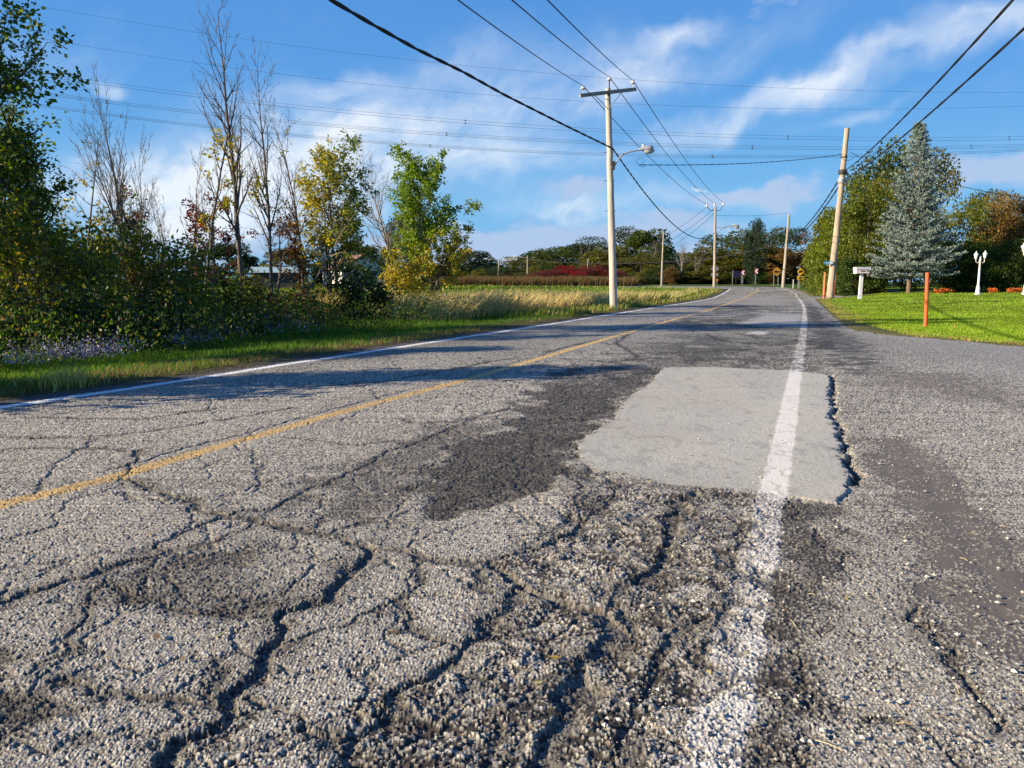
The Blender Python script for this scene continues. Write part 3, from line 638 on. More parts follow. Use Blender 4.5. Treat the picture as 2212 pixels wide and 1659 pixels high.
bare(528, 20.5, 22, .085, sparse([YE, YG, OR], [3, 3, 1], 3, frac=.10, zl=(0, 5.2)), 'tallest bare tree of the left thicket, a straight dark trunk with upswept twigs', 31)
bare(585, 21.5, 135, .06, sparse([YE, OL, YG], [3, 2, 2], 3, frac=.25, zl=(0, 4.6)), 'thin bare sapling just right of the tallest bare tree', 32)
bare(322, 17.5, 205, .05, None, 'fan-shaped bare tree with several stems sweeping up and left', 33, PRM(lv=3, nch=(13, 6, 3), ang=(.35, .4, .5, .5), up=(.02, .10, .08, 0), rt=(.42, .42, .4, .4), wob=(.035, .05, .10, .15), st=(.4, .15, .1, .2), shape=lambda f: 1-.6*f, step=(.35, .25, .16, .12)), stems=5, lean=(-.14, 0), sp=.12)
bare(436, 19, 150, .05, sparse([YE, YG, OR], [4, 3, 1], 6, .09, .38, (2.2, 99)), 'slim tree with clumps of yellow leaves left of the tallest bare tree', 34, PRM(lv=3, nch=(18, 5, 3), ang=(.6, .5, .6, .6), rt=(.2, .42, .42, .4), st=(.25, .15, .1, .2), shape=lambda f: 1.1-.6*f))
bare(206, 17, 280, .045, sparse([YE, YG, OR, BR], [3, 3, 1, 1], 4, .075, .55, (0, 99)), 'sapling with thinning pale yellow leaves between the green trees and the fan-shaped bare one', 35, PRM(lv=3, nch=(18, 6, 3), rt=(.26, .42, .42, .4), st=(.2, .15, .1, .2), shape=lambda f: 1.1-.6*f))
bare(655, 23.5, 250, .05, sparse([YE, BR], [2, 1], 1, .07, .04), 'fine-twigged bare tree behind the yellow ash', 36, PRM(lv=3, nch=(26, 8, 4), ang=(.55, .5, .6, .6), up=(.03, .1, .08, .02), rt=(.34, .42, .42, .4), st=(.3, .15, .1, .2), shape=lambda f: .9-.5*f))
bare(400, 22, 330, .04, None, 'pale bare sapling leaning behind the yellow-leaved slim tree', 37, stems=3, lean=(-.12, 0), bark=mBarkL)
bare(848, 31, 345, .075, None, 'grey bare tree with a rounded crown of twigs beside the free-standing leafy tree', 38, PRM(lv=3, nch=(30, 9, 4), ang=(.8, .6, .6, .6), up=(.02, .09, .07, .02), rt=(.34, .45, .42, .4), st=(.2, .15, .1, .2), shape=lambda f: 1.15-.5*f), bark=mBarkL)
bare(300, 20, 420, .05, sparse([DR, BR, RD], [3, 2, 1], 8, .09, .7, (1.0, 99)), 'dark red-leaved small tree in front of the fan-shaped bare one', 39, PRM(lv=3, nch=(20, 6, 3), rt=(.4, .42, .42, .4)))
bare(455, 20.5, 405, .05, sparse([DR, RD, BR], [4, 2, 2], 8, .09, .75, (.8, 99)), 'maroon-leaved small tree at the foot of the yellow-leaved slim tree', 40, PRM(lv=3, nch=(22, 6, 3), rt=(.4, .42, .42, .4)))
bare(595, 22, 420, .05, sparse([DR, BR, OL], [4, 2, 1], 8, .09, .75, (.8, 99)), 'maroon-leaved small tree right of the tallest bare tree', 41, PRM(lv=3, nch=(22, 6, 3), rt=(.4, .42, .42, .4)))
# the ash with yellow leaves turning green to the right
p = spot(712, 23)
def cfash(P, rg):
    t = np.clip((P[:, 0])/1.2+.3, 0, 1)+rg.normal(0, .25, len(P)); c = pick([YE, YG, (.33, .28, .05)], [4, 3, 2], len(P), rg); g = pick([G2, G1, OL], [3, 2, 2], len(P), rg); return np.where((t > .6)[:, None], g, c)
tree('ash_tree', p, px_h(23, 350, p), .06, PRM(nch=(20, 6, 4), ang=(.85, .7, .7, .7), up=(.03, .05, .02, 0), rt=(.50, .42, .42, .4), st=(.22, .2, .2, .2), bias=(.55, 0, .1), shape=lambda f: .9-.35*f), dict(per=3, size=.115, wr=.42, spread=.06, cf=cfash), 'yellow-leaved ash turning green on its right side, at the right end of the thicket', 'tree', None, 51, stems=3, lean=(.10, 0), spreadstem=.12)
# leaning pale stem through the thicket, fallen left to right
p = spot(388*1.6, 21); lb = []; tp = []
grow(lb, tp, np.array([0, 0, 0.]), np.array([.62, 0, .78]), 3.6, .045, 0, PRM(lv=1, nch=(7, 0, 0), st=(.4, .2, .2, .2), up=(.01, .06, 0, 0)), rs(3)); V, Fc = tubes(lb, 5)
r_ = empty('leaning_sapling', p, 'pale bare stem leaning to the right across the thicket', 'sapling'); mesh_np('trunk', V, Fc, mBarkL, r_, smooth=True)
# the free-standing elm, green above and yellow below
p = spot(936, 31); He = px_h(31, 385, p)
def cfelm(P, rg):
    t = P[:, 2]/He+rg.normal(0, .10, len(P))-.10*np.clip(P[:, 0]/1.2, -1, 1); g = pick([(.14, .21, .025), (.19, .27, .035), (.16, .24, .03)], [4, 2, 3], len(P), rg); y = pick([YE, YG, OR, G2], [4, 4, .8, 1.5], len(P), rg); return np.where((t > .46)[:, None], g, y)
tree('elm_tree', p, He*.99, .095, PRM(nch=(34, 8, 5), ang=(.8, .7, .7, .7), up=(.03, .06, .04, 0), rt=(.50, .45, .42, .4), st=(.10, .12, .15, .2), bias=(.12, 0, .15), shape=lambda f: 1.0-.45*f if f > .3 else .85), dict(per=4, size=.11, wr=.6, spread=.06, cf=cfelm), 'free-standing roadside tree, green above and yellow below, in the dry reeds', 'tree', None, 52, stems=1, lean=(.03, 0))
p = spot(872, 27)
tree('yellow_shrub', p, px_h(27, 545, p), .03, PRM(lv=2, nch=(16, 6, 3), rt=(.5, .45, .4, .4), st=(.1, .1, .1, .1)), dict(per=6, size=.11, wr=.55, spread=.07, cf=cf_mix([YE, YG, (.40, .33, .08)], [4, 3, 2])), 'small bright yellow shrub at the left foot of the free-standing tree', 'shrub', None, 53, stems=2)
# ---- shrubs of the thicket floor
GS = 'shrubs along the foot of the left thicket'
def shrub(px, Y, top, pal, w, label, seed, wd=.6, per=8, size=.10, nm='thicket_shrub', stems=4, group=GS, prm=None):
    p = spot(px, Y); return tree(nm, p, px_h(Y, top, p), .022, prm or PRM(lv=2, nch=(14, 6, 3), rt=(wd, .45, .4, .4), st=(.03, .05, .1, .1), ang=(.95, .8, .8, .8), up=(.02, .03, .0, 0)), dict(per=per, size=size, wr=.6, spread=.09, cf=cf_mix(pal, w)), label, 'shrub', group, seed, stems=stems, spreadstem=.3)
D1 = (.022, .048, .012); D2 = (.035, .06, .016)
shl = [(790, 22, 575, [D1, D2], [3, 1], 'nearly black-green bush in front of the white house, widest of the thicket shrubs', .5), (690, 24, 590, [OL, YG, BR], [2, 1, 1], 'olive shrub between the yellow ash and the black-green bush'),
       (800, 23, 600, [D1, BR, D2], [3, 1, 1], 'low dark shrub right of the black-green bush'), (615, 20, 580, [D2, BR, DR], [3, 1, 1], 'dark shrub with brown leaves below the leaning pale stem'),
       (545, 18.5, 590, [OL, G3, BR], [2, 2, 1], 'olive-green shrub at the foot of the tallest bare tree'), (470, 17.5, 585, [G3, OL, YG], [3, 1, 1], 'green shrub below the maroon-leaved small tree'),
       (400, 16.5, 505, [G1, YG, OL], [3, 2, 1], 'yellow-green shrub under the fan-shaped bare tree'), (330, 16, 470, [OL, YG, BR, G1], [2, 2, 1, 1], 'tall olive shrub left of the yellow-green one'),
       (265, 16, 450, [OL, YG, DR, G1], [2, 2, 1, 1], 'tall brownish shrub below the thinning pale yellow sapling'), (200, 14.5, 480, [OL, YG, YE, G1], [2, 2, 1, 2], 'yellow-flecked shrub right of the slender dark green tree'),
       (140, 14.0, 470, [G1, YG, YE, OL], [3, 2, 1, 1], 'green and yellow shrub at the foot of the slender dark green tree'), (70, 13.2, 450, [OL, YG, YE, BR], [2, 2, 1.5, 1], 'golden-flecked shrub at the foot of the tallest green tree'),
       (0, 12.8, 470, [G1, OL, YE], [3, 2, 1], 'golden-green shrub cut by the left edge of the photo'), (30, 11.6, 600, [D2, G1, DR], [3, 2, .5], 'low dark shrub nearest the left edge of the photo'),
       (120, 12.2, 610, [D2, G1], [2, 1], 'low dark green shrub in front of the green and yellow one'), (215, 12.9, 625, [D1, G1, OL], [2, 1, 1], 'low dark shrub in front of the yellow-flecked one'),
       (310, 14, 620, [D1, G1, DR], [2, 1, 1], 'low dark shrub with maroon leaves'), (400, 15, 620, [D2, OL, G1], [2, 1, 1], 'low dark shrub in front of the yellow-green one'), (500, 16.5, 645, [D1, G1], [2, 1], 'low dark shrub in front of the olive-green one'),
       (590, 18, 645, [D2, OL, BR], [2, 1, 1], 'low brown-green shrub right of the tallest bare tree'), (680, 20, 650, [D1, OL], [2, 1], 'low dark shrub in front of the yellow ash'), (770, 22, 632, [D1, BR, G3], [2, 1, 1], 'low brown-green shrub at the right end of the thicket')]
for i, a in enumerate(shl):
    shrub(a[0], a[1], a[2], a[3], a[4], a[5], 60+i, wd=a[6] if len(a) > 6 else .5, per=(5 if i == 0 else 3) if a[2] > 540 else 2, size=.10, stems=5 if i == 0 else 3)
# second rank behind, keeps the thicket closed low down
for i, (px, Y, top, pal, w, lab) in enumerate([(80, 19, 400, [OL, YG, G1], [2, 1, 2], 'tall green thicket tree behind the tallest green one'), (250, 21, 430, [OL, BR, G1], [2, 1, 2], 'brown-green thicket tree behind the fan-shaped bare one')]):
    p = spot(px, Y); tree('thicket_tree', p, px_h(Y, top, p), .05, PRM(lv=2, nch=(26, 8, 3), rt=(.38, .42, .4, .4), st=(.06, .1, .1, .1)), dict(per=1, size=.12, wr=.6, spread=.11, cf=cf_mix(pal, w)), lab, 'tree', 'second row of the left thicket', 90+i)
# ---- broad crowns made of leaf clumps (far trees), unit height, tinted per object
def crown_mesh(seed, n=5200, ls=.035, top=.5, wide=.42, z0=.02, lobes=34):
    rg = rs(seed); c = []
    for i in range(lobes):
        z = z0+.06+(.90-z0)*rg.uniform(0, 1)**1.15; w = wide*(1-max(0, (z-top)/(1.02-top))**2)**.5*(1-.12*max(0, (.3-z)/.3))
        a = rg.uniform(0, 2*pi); rr_ = w*rg.uniform(.25, .9)**.6; c.append((math.cos(a)*rr_, math.sin(a)*rr_, z, rg.uniform(.06, .15)))
    c = np.array(c); i = rg.choice(len(c), n, p=c[:, 3]**2/sum(c[:, 3]**2)); d = norm(rg.normal(0, 1, (n, 3)))
    P = c[i, :3]+d*c[i, 3:4]*rg.uniform(.55, 1.08, (n, 1))*[1.15, 1.15, .8]; P[:, 2] = np.clip(P[:, 2], z0, 1.04)
    V, Fc = leafq(P, d*.7+[0, 0, -.25], ls, .75, rg); sh = .8+.4*hsh(i, i*0, seed)
    cc = np.ones((n, 3))*sh[:, None]*rg.uniform(.7, 1.35, (n, 1)); yl = rg.uniform(0, 1, n) < .12*hsh(i, i+3, 7)*2; cc[yl] *= [1.9, 1.35, .9]
    o = mesh_np('crown', V, Fc, mLeaf, cols=cc, link=False)
    sg = []; tp = []; grow(sg, tp, np.array([0, 0, -.02]), np.array([0, 0, 1.]), .8, .016, 0, PRM(lv=2, nch=(9, 4, 0), step=(.08, .05, .04, .04), rt=(.45, .4, .4, .4), st=(.2, .1, .1, .1)), rg)
    V, Fc = tubes(sg, 5); return o.data, mesh_np('trunk', V, Fc, mBark, link=False).data
CM = [crown_mesh(s, 10000, .040, .45, .44, .0, 60) for s in (1, 2, 3)]; CMt = [crown_mesh(7, 5200, .028, .55, .27, .03, 40), crown_mesh(8, 5200, .028, .6, .22, .12, 36)]
CMd = [crown_mesh(9, 13000, .027, .5, .42, .0, 64), crown_mesh(10, 13000, .027, .45, .46, .0, 64)]
def far_tree(px, Y, base, top, wpx, meshes, col, label, group, seed, nm='broadleaf_tree', cat='tree'):
    a = at(px, 640, Y); x = a.x; z = gz(x, Y); Hh = at(CX, top, Y).z-z; wd = wpx/F*Y
    md, tr = meshes[seed % len(meshes)]; root = empty(nm, (x, Y, z), label, cat, group, rz=seed*1.7)
    natural = .94 if meshes is not CMt else .56
    for nn, me in (('trunk', tr), ('crown', md)):
        o = bpy.data.objects.new(nn, me); COL.objects.link(o); o.parent = root; o.scale = (wd/natural, wd/natural, Hh)
        if nn == 'crown': o.color = (*col, 1)
    return root
g_ = (.060, .085, .016); dg = (.030, .055, .014); ol = (.095, .10, .018); yg = (.14, .16, .02); br = (.13, .085, .025); bl = (.028, .05, .025); tan = (.20, .15, .05)
# centre tree line, left to right: x, depth, top row, width, colour, label
ctr = [(1010, 120, 545, 80, bl, 'dark reddish-green tree behind the free-standing roadside tree'), (1045, 150, 566, 60, g_, 'low green tree at the left end of the far tree line'), (1085, 150, 575, 60, dg, 'smallest dark tree of the far tree line'),
       (1122, 128, 560, 70, ol, 'olive tree with a yellow flank beside the thin far pole'), (1160, 140, 548, 70, dg, 'dark green tree above the left red sumac'), (1200, 135, 538, 80, g_, 'rounded green tree above the middle of the red sumac'),
       (1240, 140, 534, 80, dg, 'green tree with a grey-brown top left of the near utility pole'), (1280, 138, 520, 80, (.035, .06, .03), 'dark blue-green tree just left of the near utility pole'), (1310, 128, 535, 70, ol, 'olive tree right behind the near utility pole'),
       (1352, 145, 496, 62, bl, 'tallest dark tree right of the near utility pole'), (1400, 138, 505, 70, g_, 'green leafy tree between the near utility pole and the thin leaning pole'), (1385, 120, 555, 90, ol, 'olive bushy tree in front of the tallest dark tree'),
       (1440, 130, 548, 80, dg, 'dark tree behind the thin leaning pole'), (1500, 130, 552, 80, (.06, .065, .035), 'grey-green tree left of the middle utility pole'), (1535, 118, 540, 80, ol, 'olive tree behind the middle utility pole'),
       (1580, 120, 505, 90, g_, 'broad green tree right of the middle utility pole'), (1462, 116, 580, 100, dg, 'low dark bushy tree behind the green bank'), (1530, 112, 575, 90, ol, 'low olive bushy tree behind the grey back of the diamond sign'),
       (1610, 116, 530, 90, ol, 'olive tree behind the two chevron signs'), (1655, 122, 500, 80, (.10, .09, .02), 'brownish tree behind the orange diamond arrow sign'), (1690, 112, 540, 80, br, 'brown autumn tree behind the right far pole'), (1640, 112, 590, 70, (.05, .10, .018), 'low bright green bush behind the right chevron sign'),
       (1570, 112, 590, 70, dg, 'low dark bush behind the dark blue sign'), (1700, 115, 500, 70, dg, 'dark tree at the right end of the far tree line')]
for i, (px, Y, top, w, c_, lab) in enumerate(ctr): far_tree(px, Y, 612, top-3, w*1.75, CMd if i % 2 else CM, c_, lab, 'trees of the far tree line', 100+i)
far_tree(1628, 105, 612, 478, 58, CMd, (.022, .045, .018), 'dark pine standing above the far tree line by the bend', None, 140, 'pine_tree')
far_tree(1905, 150, 612, 500, 40, CM, g_, 'green tree seen behind the right tree row', 'trees of the far tree line', 141)
rg = rs(9)
for i in range(24):
    px = 1040+i*29; OW = 'first second third fourth fifth sixth seventh eighth ninth tenth eleventh twelfth thirteenth fourteenth fifteenth sixteenth seventeenth eighteenth nineteenth twentieth twenty-first twenty-second twenty-third twenty-fourth'.split(); lab = OW[i]+' from the left of the low bushes below the far tree line, '+['olive', 'dark green', 'brownish', 'green'][i % 4]
    far_tree(px+rg.normal(0, 4), 109+rg.uniform(0, 5), 612, 590-rg.uniform(0, 14), 46, CMd, [ol, dg, br, g_][i % 4], lab, 'low bushes at the foot of the far tree line', 300+i, 'low_bush', 'bush')
# far trees seen through the left thicket
for i, (px, Y, top, w, c_, lab) in enumerate([(775, 95, 520, 110, (.07, .085, .03), 'round grey-green willow above the white house'), (868, 75, 470, 82, (.03, .05, .025), 'tall dark tree behind the grey bare tree'), (905, 85, 500, 60, (.03, .05, .025), 'dark tree left of the free-standing roadside tree'), (700, 90, 560, 80, dg, 'dark tree behind the yellow ash'),
        (620, 85, 540, 110, ol, 'olive tree beyond the field behind the thicket'), (500, 85, 530, 130, dg, 'dark tree beyond the field behind the tallest bare tree'), (380, 85, 560, 130, g_, 'green tree beyond the field behind the fan-shaped bare tree'), (240, 80, 520, 140, dg, 'broad dark tree beyond the field at the left'), (90, 80, 500, 160, dg, 'broadest dark tree beyond the field, far left'), (940, 110, 570, 80, dg, 'low dark tree behind the trunk of the free-standing roadside tree')]):
    far_tree(px, Y, 612, top, w, CM, c_, lab, 'trees beyond the left field', 150+i)
# right-hand row
rt = [(1792, 70, 462, 105, (.12, .14, .018), CM, 'yellow-green tree at the left end of the right tree row, by the leaning pole'), (1818, 62, 440, 125, (.13, .17, .018), CMd, 'bright yellow-green bushy tree right behind the leaning pole'), (1775, 66, 560, 55, (.10, .14, .018), CMd, 'low yellow-green bush beside the curve warning sign'),
      (1862, 60, 400, 130, (.11, .14, .016), CMd, 'broad green tree between the leaning pole and the blue spruce'), (1905, 64, 385, 120, (.13, .13, .018), CMd, 'yellowing green tree right behind the blue spruce'), (1840, 58, 560, 90, (.05, .09, .016), CM, 'low green bush behind the mailbox'), (1880, 58, 585, 60, (.12, .14, .018), CM, 'small round shrub right of the mailbox post'),
      (1930, 78, 305, 120, (.075, .105, .03), CMt, 'tall poplar with loose foliage left of the spruce top'), (1880, 80, 345, 110, (.07, .10, .03), CMt, 'second tall poplar, left of the taller one'), (1835, 82, 370, 70, (.06, .09, .03), CMt, 'shortest poplar, just right of the leaning pole'), (2010, 78, 335, 80, (.10, .11, .03), CMt, 'poplar showing behind the right side of the spruce top'),
      (2075, 60, 440, 130, (.13, .15, .02), CMd, 'green and yellow tree right of the blue spruce'), (2120, 64, 418, 110, (.07, .10, .018), CMd, 'green tree behind the white lamp post'), (2165, 60, 420, 130, tan, CMd, 'tan autumn tree right of the white lamp post'), (2215, 58, 430, 130, (.15, .10, .03), CMd, 'golden-brown tree at the right edge of the photo'),
      (2270, 60, 420, 130, (.10, .12, .02), CMd, 'green tree beyond the right edge of the photo'), (2050, 57, 520, 110, (.06, .10, .016), CMd, 'low dark green tree beside the lowest spruce branches'), (2110, 56, 525, 110, (.08, .12, .016), CMd, 'low green tree right behind the white lamp post'), (2180, 56, 520, 110, (.07, .10, .018), CMd, 'low dark green tree between the two white lamps')]
for i, (px, Y, top, w, c_, ms, lab) in enumerate(rt): far_tree(px, Y, 628, top, w*1.12, ms, c_, lab, 'trees of the right-hand row', 170+i)
for i, (px, Y, top, lab) in enumerate([(1752, 75, 480, 'leafless tree with a few reddish leaves above the right far pole'), (1795, 80, 412, 'bare tree crown left of the leaning pole'), (1400, 128, 515, 'bare grey tree in the far tree line right of the near utility pole'), (1470, 112, 520, 'bare pale-stemmed tree left of the middle utility pole'), (1500, 112, 525, 'second bare pale-stemmed tree by the middle utility pole'), (1265, 128, 528, 'bare tree in the far tree line left of the near utility pole')]):
    p = spot(px, Y); tree_s('bare_tree', p, px_h(Y, top, p), .12, PRM(lv=3, nch=(16, 7, 4), step=(.8, .5, .35, .3), ang=(.7, .6, .6, .6), up=(.02, .06, .04, .02), rt=(.4, .45, .42, .4), st=(.3, .15, .1, .2)), sparse([RD, BR, OR], [1, 1, 1], 1, .22, .4) if i == 0 else None, lab, 'tree', 'bare trees in the far tree lines', 200+i, bark=mBarkL, stems=2)
# ---- blue spruce
def spruce(px, Y, base, top, wpx, label):
    rg = rs(77); b = at(px, 640, Y); p = Vector((b.x, Y, gz(b.x, Y))); Hs = px_h(Y, top, p); R0 = wpx/2/F*Y
    tw = []; segs = [(0, 0, -.1, 0, 0, Hs*.5, .17, .10), (0, 0, Hs*.5, 0, 0, Hs*.985, .10, .012)]
    z = Hs*.105
    while z < Hs*.985:
        f = (z/Hs-.10)/.90; Rr = R0*(1-f)**.98*(1.0 if f > .10 else .80+f*2.0)*(.92+.16*rg.uniform())+.04; nb = int(9+5*(1-f)); a0 = rg.uniform(0, 6.28)
        for j in range(nb):
            a = a0+2*pi*j/nb+rg.normal(0, .15); Lb = Rr*rg.uniform(.66, 1.14); dz = -.20+.65*f; n = max(3, int(Lb/.22)); P0 = np.array([0, 0, z+rg.normal(0, .06)]); o = np.array([math.cos(a), math.sin(a), 0]); s_ = np.array([-math.sin(a), math.cos(a), 0]); last = P0
            for k in range(1, n+1):
                t = k/n; q_ = P0+o*Lb*t+np.array([0, 0, Lb*(dz*t+.22*t*t)]); segs.append((*last, *q_, .028*(1-t)+.008, .028*(1-t)+.006)); last = q_
                if t > .25:
                    sl_ = .42*Lb*(1-t)*.8+.16
                    for sd_ in (-1, 1):
                        m_ = max(1, int(sl_/.17)); dr = norm(o*.75+s_*sd_*.9+np.array([0, 0, .12])+rg.normal(0, .15, 3))
                        for u in range(m_): tw.append((*(q_+dr*sl_*u/m_), *norm(dr+rg.normal(0, .25, 3)+[0, 0, .22])))
                    tw.append((*q_, *norm(o+rg.normal(0, .25, 3)+[0, 0, .3])))
        z += (.24+.17*(1-f))*rg.uniform(.8, 1.15)
    tw.append((0, 0, Hs*.985, 0, 0, 1.)); tw.append((0, 0, Hs*.95, 0, 0, 1.))
    t = np.array(tw); nt_ = len(t); K = 9; i = np.repeat(np.arange(nt_), K); a = rg.uniform(0, .8, (len(i), 1)); ax = t[i, 3:]; P = t[i, :3]+ax*a*.24; D_ = norm(ax*1.0+rg.normal(0, .55, (len(i), 3)))
    V, Fc = leafq(P, D_, .135, .34, rg); mx_ = np.clip(np.linalg.norm(t[i, :2], axis=1)/R0, 0, 1); c = np.array([.20, .245, .222])[None]*rg.uniform(.55, 1.5, (len(i), 1))*(1+.25*a)
    c[rg.uniform(0, 1, len(i)) < .12] *= [.6, .9, .6]
    root = empty('blue_spruce', p, label, 'tree'); o = mesh_np('crown', V, Fc, mNeedle, root, cols=c); V, Fc = tubes(segs, 7); mesh_np('trunk', V, Fc, mat('spruce_bark', (.16, .11, .075), nscale=9, namt=.45, bump=.02, bscale=14), root, smooth=True)
    print('twigs', nt_)
spruce(1962, 54, 627, 258, 188, 'conical blue spruce on the lawn behind the mailbox')
# ================================================================ GRASSES
def blades(name, P, h, w, lean, cols, rg, m=None, two=False):
    n = len(P); a = rg.uniform(0, 2*pi, n); side = np.stack([np.cos(a), np.sin(a), 0*a], -1)*(w*rg.uniform(.7, 1.3, n))[:, None]*.5
    hh = (h*rg.uniform(.55, 1.25, n))[:, None]; L_ = np.array(lean)[None]+rg.normal(0, .28, (n, 3))*[1, 1, 0]
    A = P-side; B = P+side; M1 = P+np.array([0, 0, 1.])*hh*.55+L_*hh*.28; T = P+np.array([0, 0, 1.])*hh+L_*hh
    V = np.stack([A, B, M1+side*.8, M1-side*.8, T], 1).reshape(-1, 3); b = np.arange(n)[:, None]*5
    q4 = b+np.array([[0, 1, 2, 3]]); t3 = b+np.array([[3, 2, 4]])
    o = mesh_np(name, V, [q4, t3], m or mBlade, cols=np.concatenate([cols, cols])); return o
def scatter(n, y0, y1, x0, x1, rg, pw=1.6):
    pw = 1.01 if pw == 1.0 else pw
    u = rg.uniform(0, 1, n); e = 1-pw; Y = (y0**e+u*(y1**e-y0**e))**(1/e); X = rg.uniform(x0, x1, n) if not callable(x0) else x0(Y)+(x1(Y)-x0(Y))*rg.uniform(0, 1, n); return X, Y
rg = rs(5)
xel = lambda Y: np.interp(Y, EL[:, 1], EL[:, 0])
# left verge, green with dry brown strip along the asphalt
X_, Y_ = scatter(210000, 4.2, 60, lambda Y: xel(Y)-.32-8.5, lambda Y: xel(Y)+.1, rg, 1.5)
r_, s_ = segdist(X_, Y_, EL); r_ = r_*s_; nn = fbm(X_*1.1, Y_*1.1, 3, 601); keep_ = (r_ > .36+.22*vnoise(X_*2.5, Y_*2.5, 602)) & (rg.uniform(0, 1, len(r_)) < .45+.9*nn)
X_, Y_, r_, nn = X_[keep_], Y_[keep_], r_[keep_], nn[keep_]
dry = 1-ss(.75, 1.6, r_+(nn-.5)*1.6); isd = rg.uniform(0, 1, len(r_)) < dry*.70+.03
c = np.where(isd[:, None], pick([(.22, .16, .07), (.13, .09, .04), (.30, .25, .10)], [3, 3, 1], len(r_), rg), pick([(.09, .19, .02), (.13, .23, .03), (.07, .14, .02)], [3, 2, 2], len(r_), rg))
hb = (.035+.10*ss(1.4, 4, r_)+.06*nn)*(1+.4*(vnoise(X_*.7, Y_*.7, 603) > .6))
sc_ = 1+.022*np.clip(Y_-8, 0, 40)
blades('verge_grass', np.stack([X_, Y_, TG(X_, Y_)-.02], -1), hb, .0075*sc_, (.12, .05, 0), c, rg)['kind'] = 'stuff'
# weeds and asters under the thicket
X_, Y_ = scatter(90000, 8, 40, lambda Y: xel(Y)-9.5, lambda Y: xel(Y)-2.6, rg, 1.3); r_, s_ = segdist(X_, Y_, EL); nn = fbm(X_*.9, Y_*.9, 3, 611); k_ = (r_ > 3.0) & (rg.uniform(0, 1, len(r_)) < 1.0*nn); X_, Y_, nn = X_[k_], Y_[k_], nn[k_]
n = len(X_); c = pick([D2, G1, G2, OL, BR], [2, 3, 1, 1.5, .8], n, rg); hgt_ = rg.uniform(0, 1, n)*(.35+.75*nn)
V, Fc = leafq(np.stack([X_, Y_, TG(X_, Y_)+hgt_], -1), np.tile([.1, 0, .5], (n, 1)), .075, .4, rg)
o = mesh_np('thicket_weeds', V, Fc, mLeaf, cols=c); o.color = (1, 1, 1, 1); o['kind'] = 'stuff'
aw = []
for px, py, w_, k in [(120, 770, 70, 26), (200, 762, 80, 30), (255, 742, 60, 26), (300, 722, 60, 24), (380, 733, 60, 20), (430, 722, 60, 20), (560, 716, 60, 18), (640, 708, 60, 14), (40, 775, 40, 12), (480, 690, 80, 12), (350, 705, 120, 16), (100, 740, 120, 14), (600, 690, 100, 12)]:
    for j in range(k):
        aw.append((px+rg.normal(0, w_*.5), py+rg.normal(0, 7)))
aw = H(aw, TR); i = np.repeat(np.arange(len(aw)), 26); n = len(i); P = np.stack([aw[i, 0]+rg.normal(0, .09, n), aw[i, 1]+rg.normal(0, .12, n), TG(aw[i, 0], aw[i, 1])+.12+np.abs(rg.normal(0, .12, n))], -1)
V, Fc = leafq(P, np.tile([0, -.3, .6], (n, 1)), .030, .9, rg); mesh_np('purple_asters', V, Fc, mPetal, cols=pick([(.34, .31, .44), (.46, .43, .52), (.28, .24, .36), (.50, .49, .52)], [3, 2, 2, 1], n, rg))['kind'] = 'stuff'
# pale clump by the road at the left
q_ = H([(135, 838)], TR)[0]; n = 240; P = np.stack([q_[0]+rg.normal(0, .13, n), q_[1]+rg.normal(0, .13, n)], -1)
tag(blades('grass_clump', np.column_stack([P, TG(P[:, 0], P[:, 1])-.01]), .22, .009, (.15, .05, 0), pick([(.48, .42, .14), (.40, .38, .10), (.25, .28, .06)], [3, 2, 1], n, rg), rg), 'pale yellow clump of tall grass beside the road at the left', 'grass clump')
# dry reeds in the ditch
X_, Y_ = scatter(60000, 22, 72, lambda Y: xel(Y)-9.5+.02*Y, lambda Y: xel(Y)-1.4, rg, 1.1); r_, s_ = segdist(X_, Y_, EL); nn = fbm(X_*.5, Y_*.3, 3, 621)
rlo = np.interp(Y_, [20, 30, 45, 60, 75], [4.2, 2.3, 1.8, 2.2, 2.5]); rhi = np.interp(Y_, [20, 30, 45, 60, 75], [7.5, 7.0, 6, 4.5, 3]); k_ = (r_ > rlo) & (r_ < rhi) & (X_ > -14) & (rg.uniform(0, 1, len(r_)) < .3+.9*nn); X_, Y_, nn = X_[k_], Y_[k_], nn[k_]; n = len(X_)
gr = ss(26, 50, Y_)+.25*(nn-.5); c = np.where((rg.uniform(0, 1, n) < gr*.55)[:, None], pick([(.15, .20, .04), (.22, .24, .06)], [1, 1], n, rg), pick([(.66, .52, .24), (.55, .44, .19), (.44, .42, .16), (.36, .27, .15)], [3, 2, 2, 1], n, rg))
blades('dry_reeds', np.stack([X_, Y_, TG(X_, Y_)-.05], -1), (.62+.30*nn)*(1-.45*ss(36, 56, Y_)), .022+.0006*Y_, (.42, .10, 0), c, rg)['kind'] = 'stuff'
# field beyond, both sides of the ditch and on the bank
X_, Y_ = scatter(130000, 24, 140, lambda Y: -14-.62*Y, lambda Y: xel(Y)-.5, rg, 1.45); r_, s_ = segdist(X_, Y_, EL); nn = fbm(X_*.25, Y_*.25, 3, 631); k_ = (r_ > .8) & (s_ > 0) & ~inpoly(X_, Y_, PAV); X_, Y_, nn, r_ = X_[k_], Y_[k_], nn[k_], r_[k_]; n = len(X_)
c = np.where((rg.uniform(0, 1, n) < .12+.5*(1-ss(1.0, 3, r_)))[:, None], pick([(.33, .27, .10), (.24, .22, .07)], [1, 1], n, rg), pick([(.13, .21, .022), (.17, .25, .03), (.09, .15, .02)], [3, 3, 2], n, rg))*(.7+.6*nn)[:, None]
blades('field_grass', np.stack([X_, Y_, TG(X_, Y_)-.02], -1), .15+.14*nn, .012+.0009*Y_, (.2, .05, 0), c, rg)['kind'] = 'stuff'
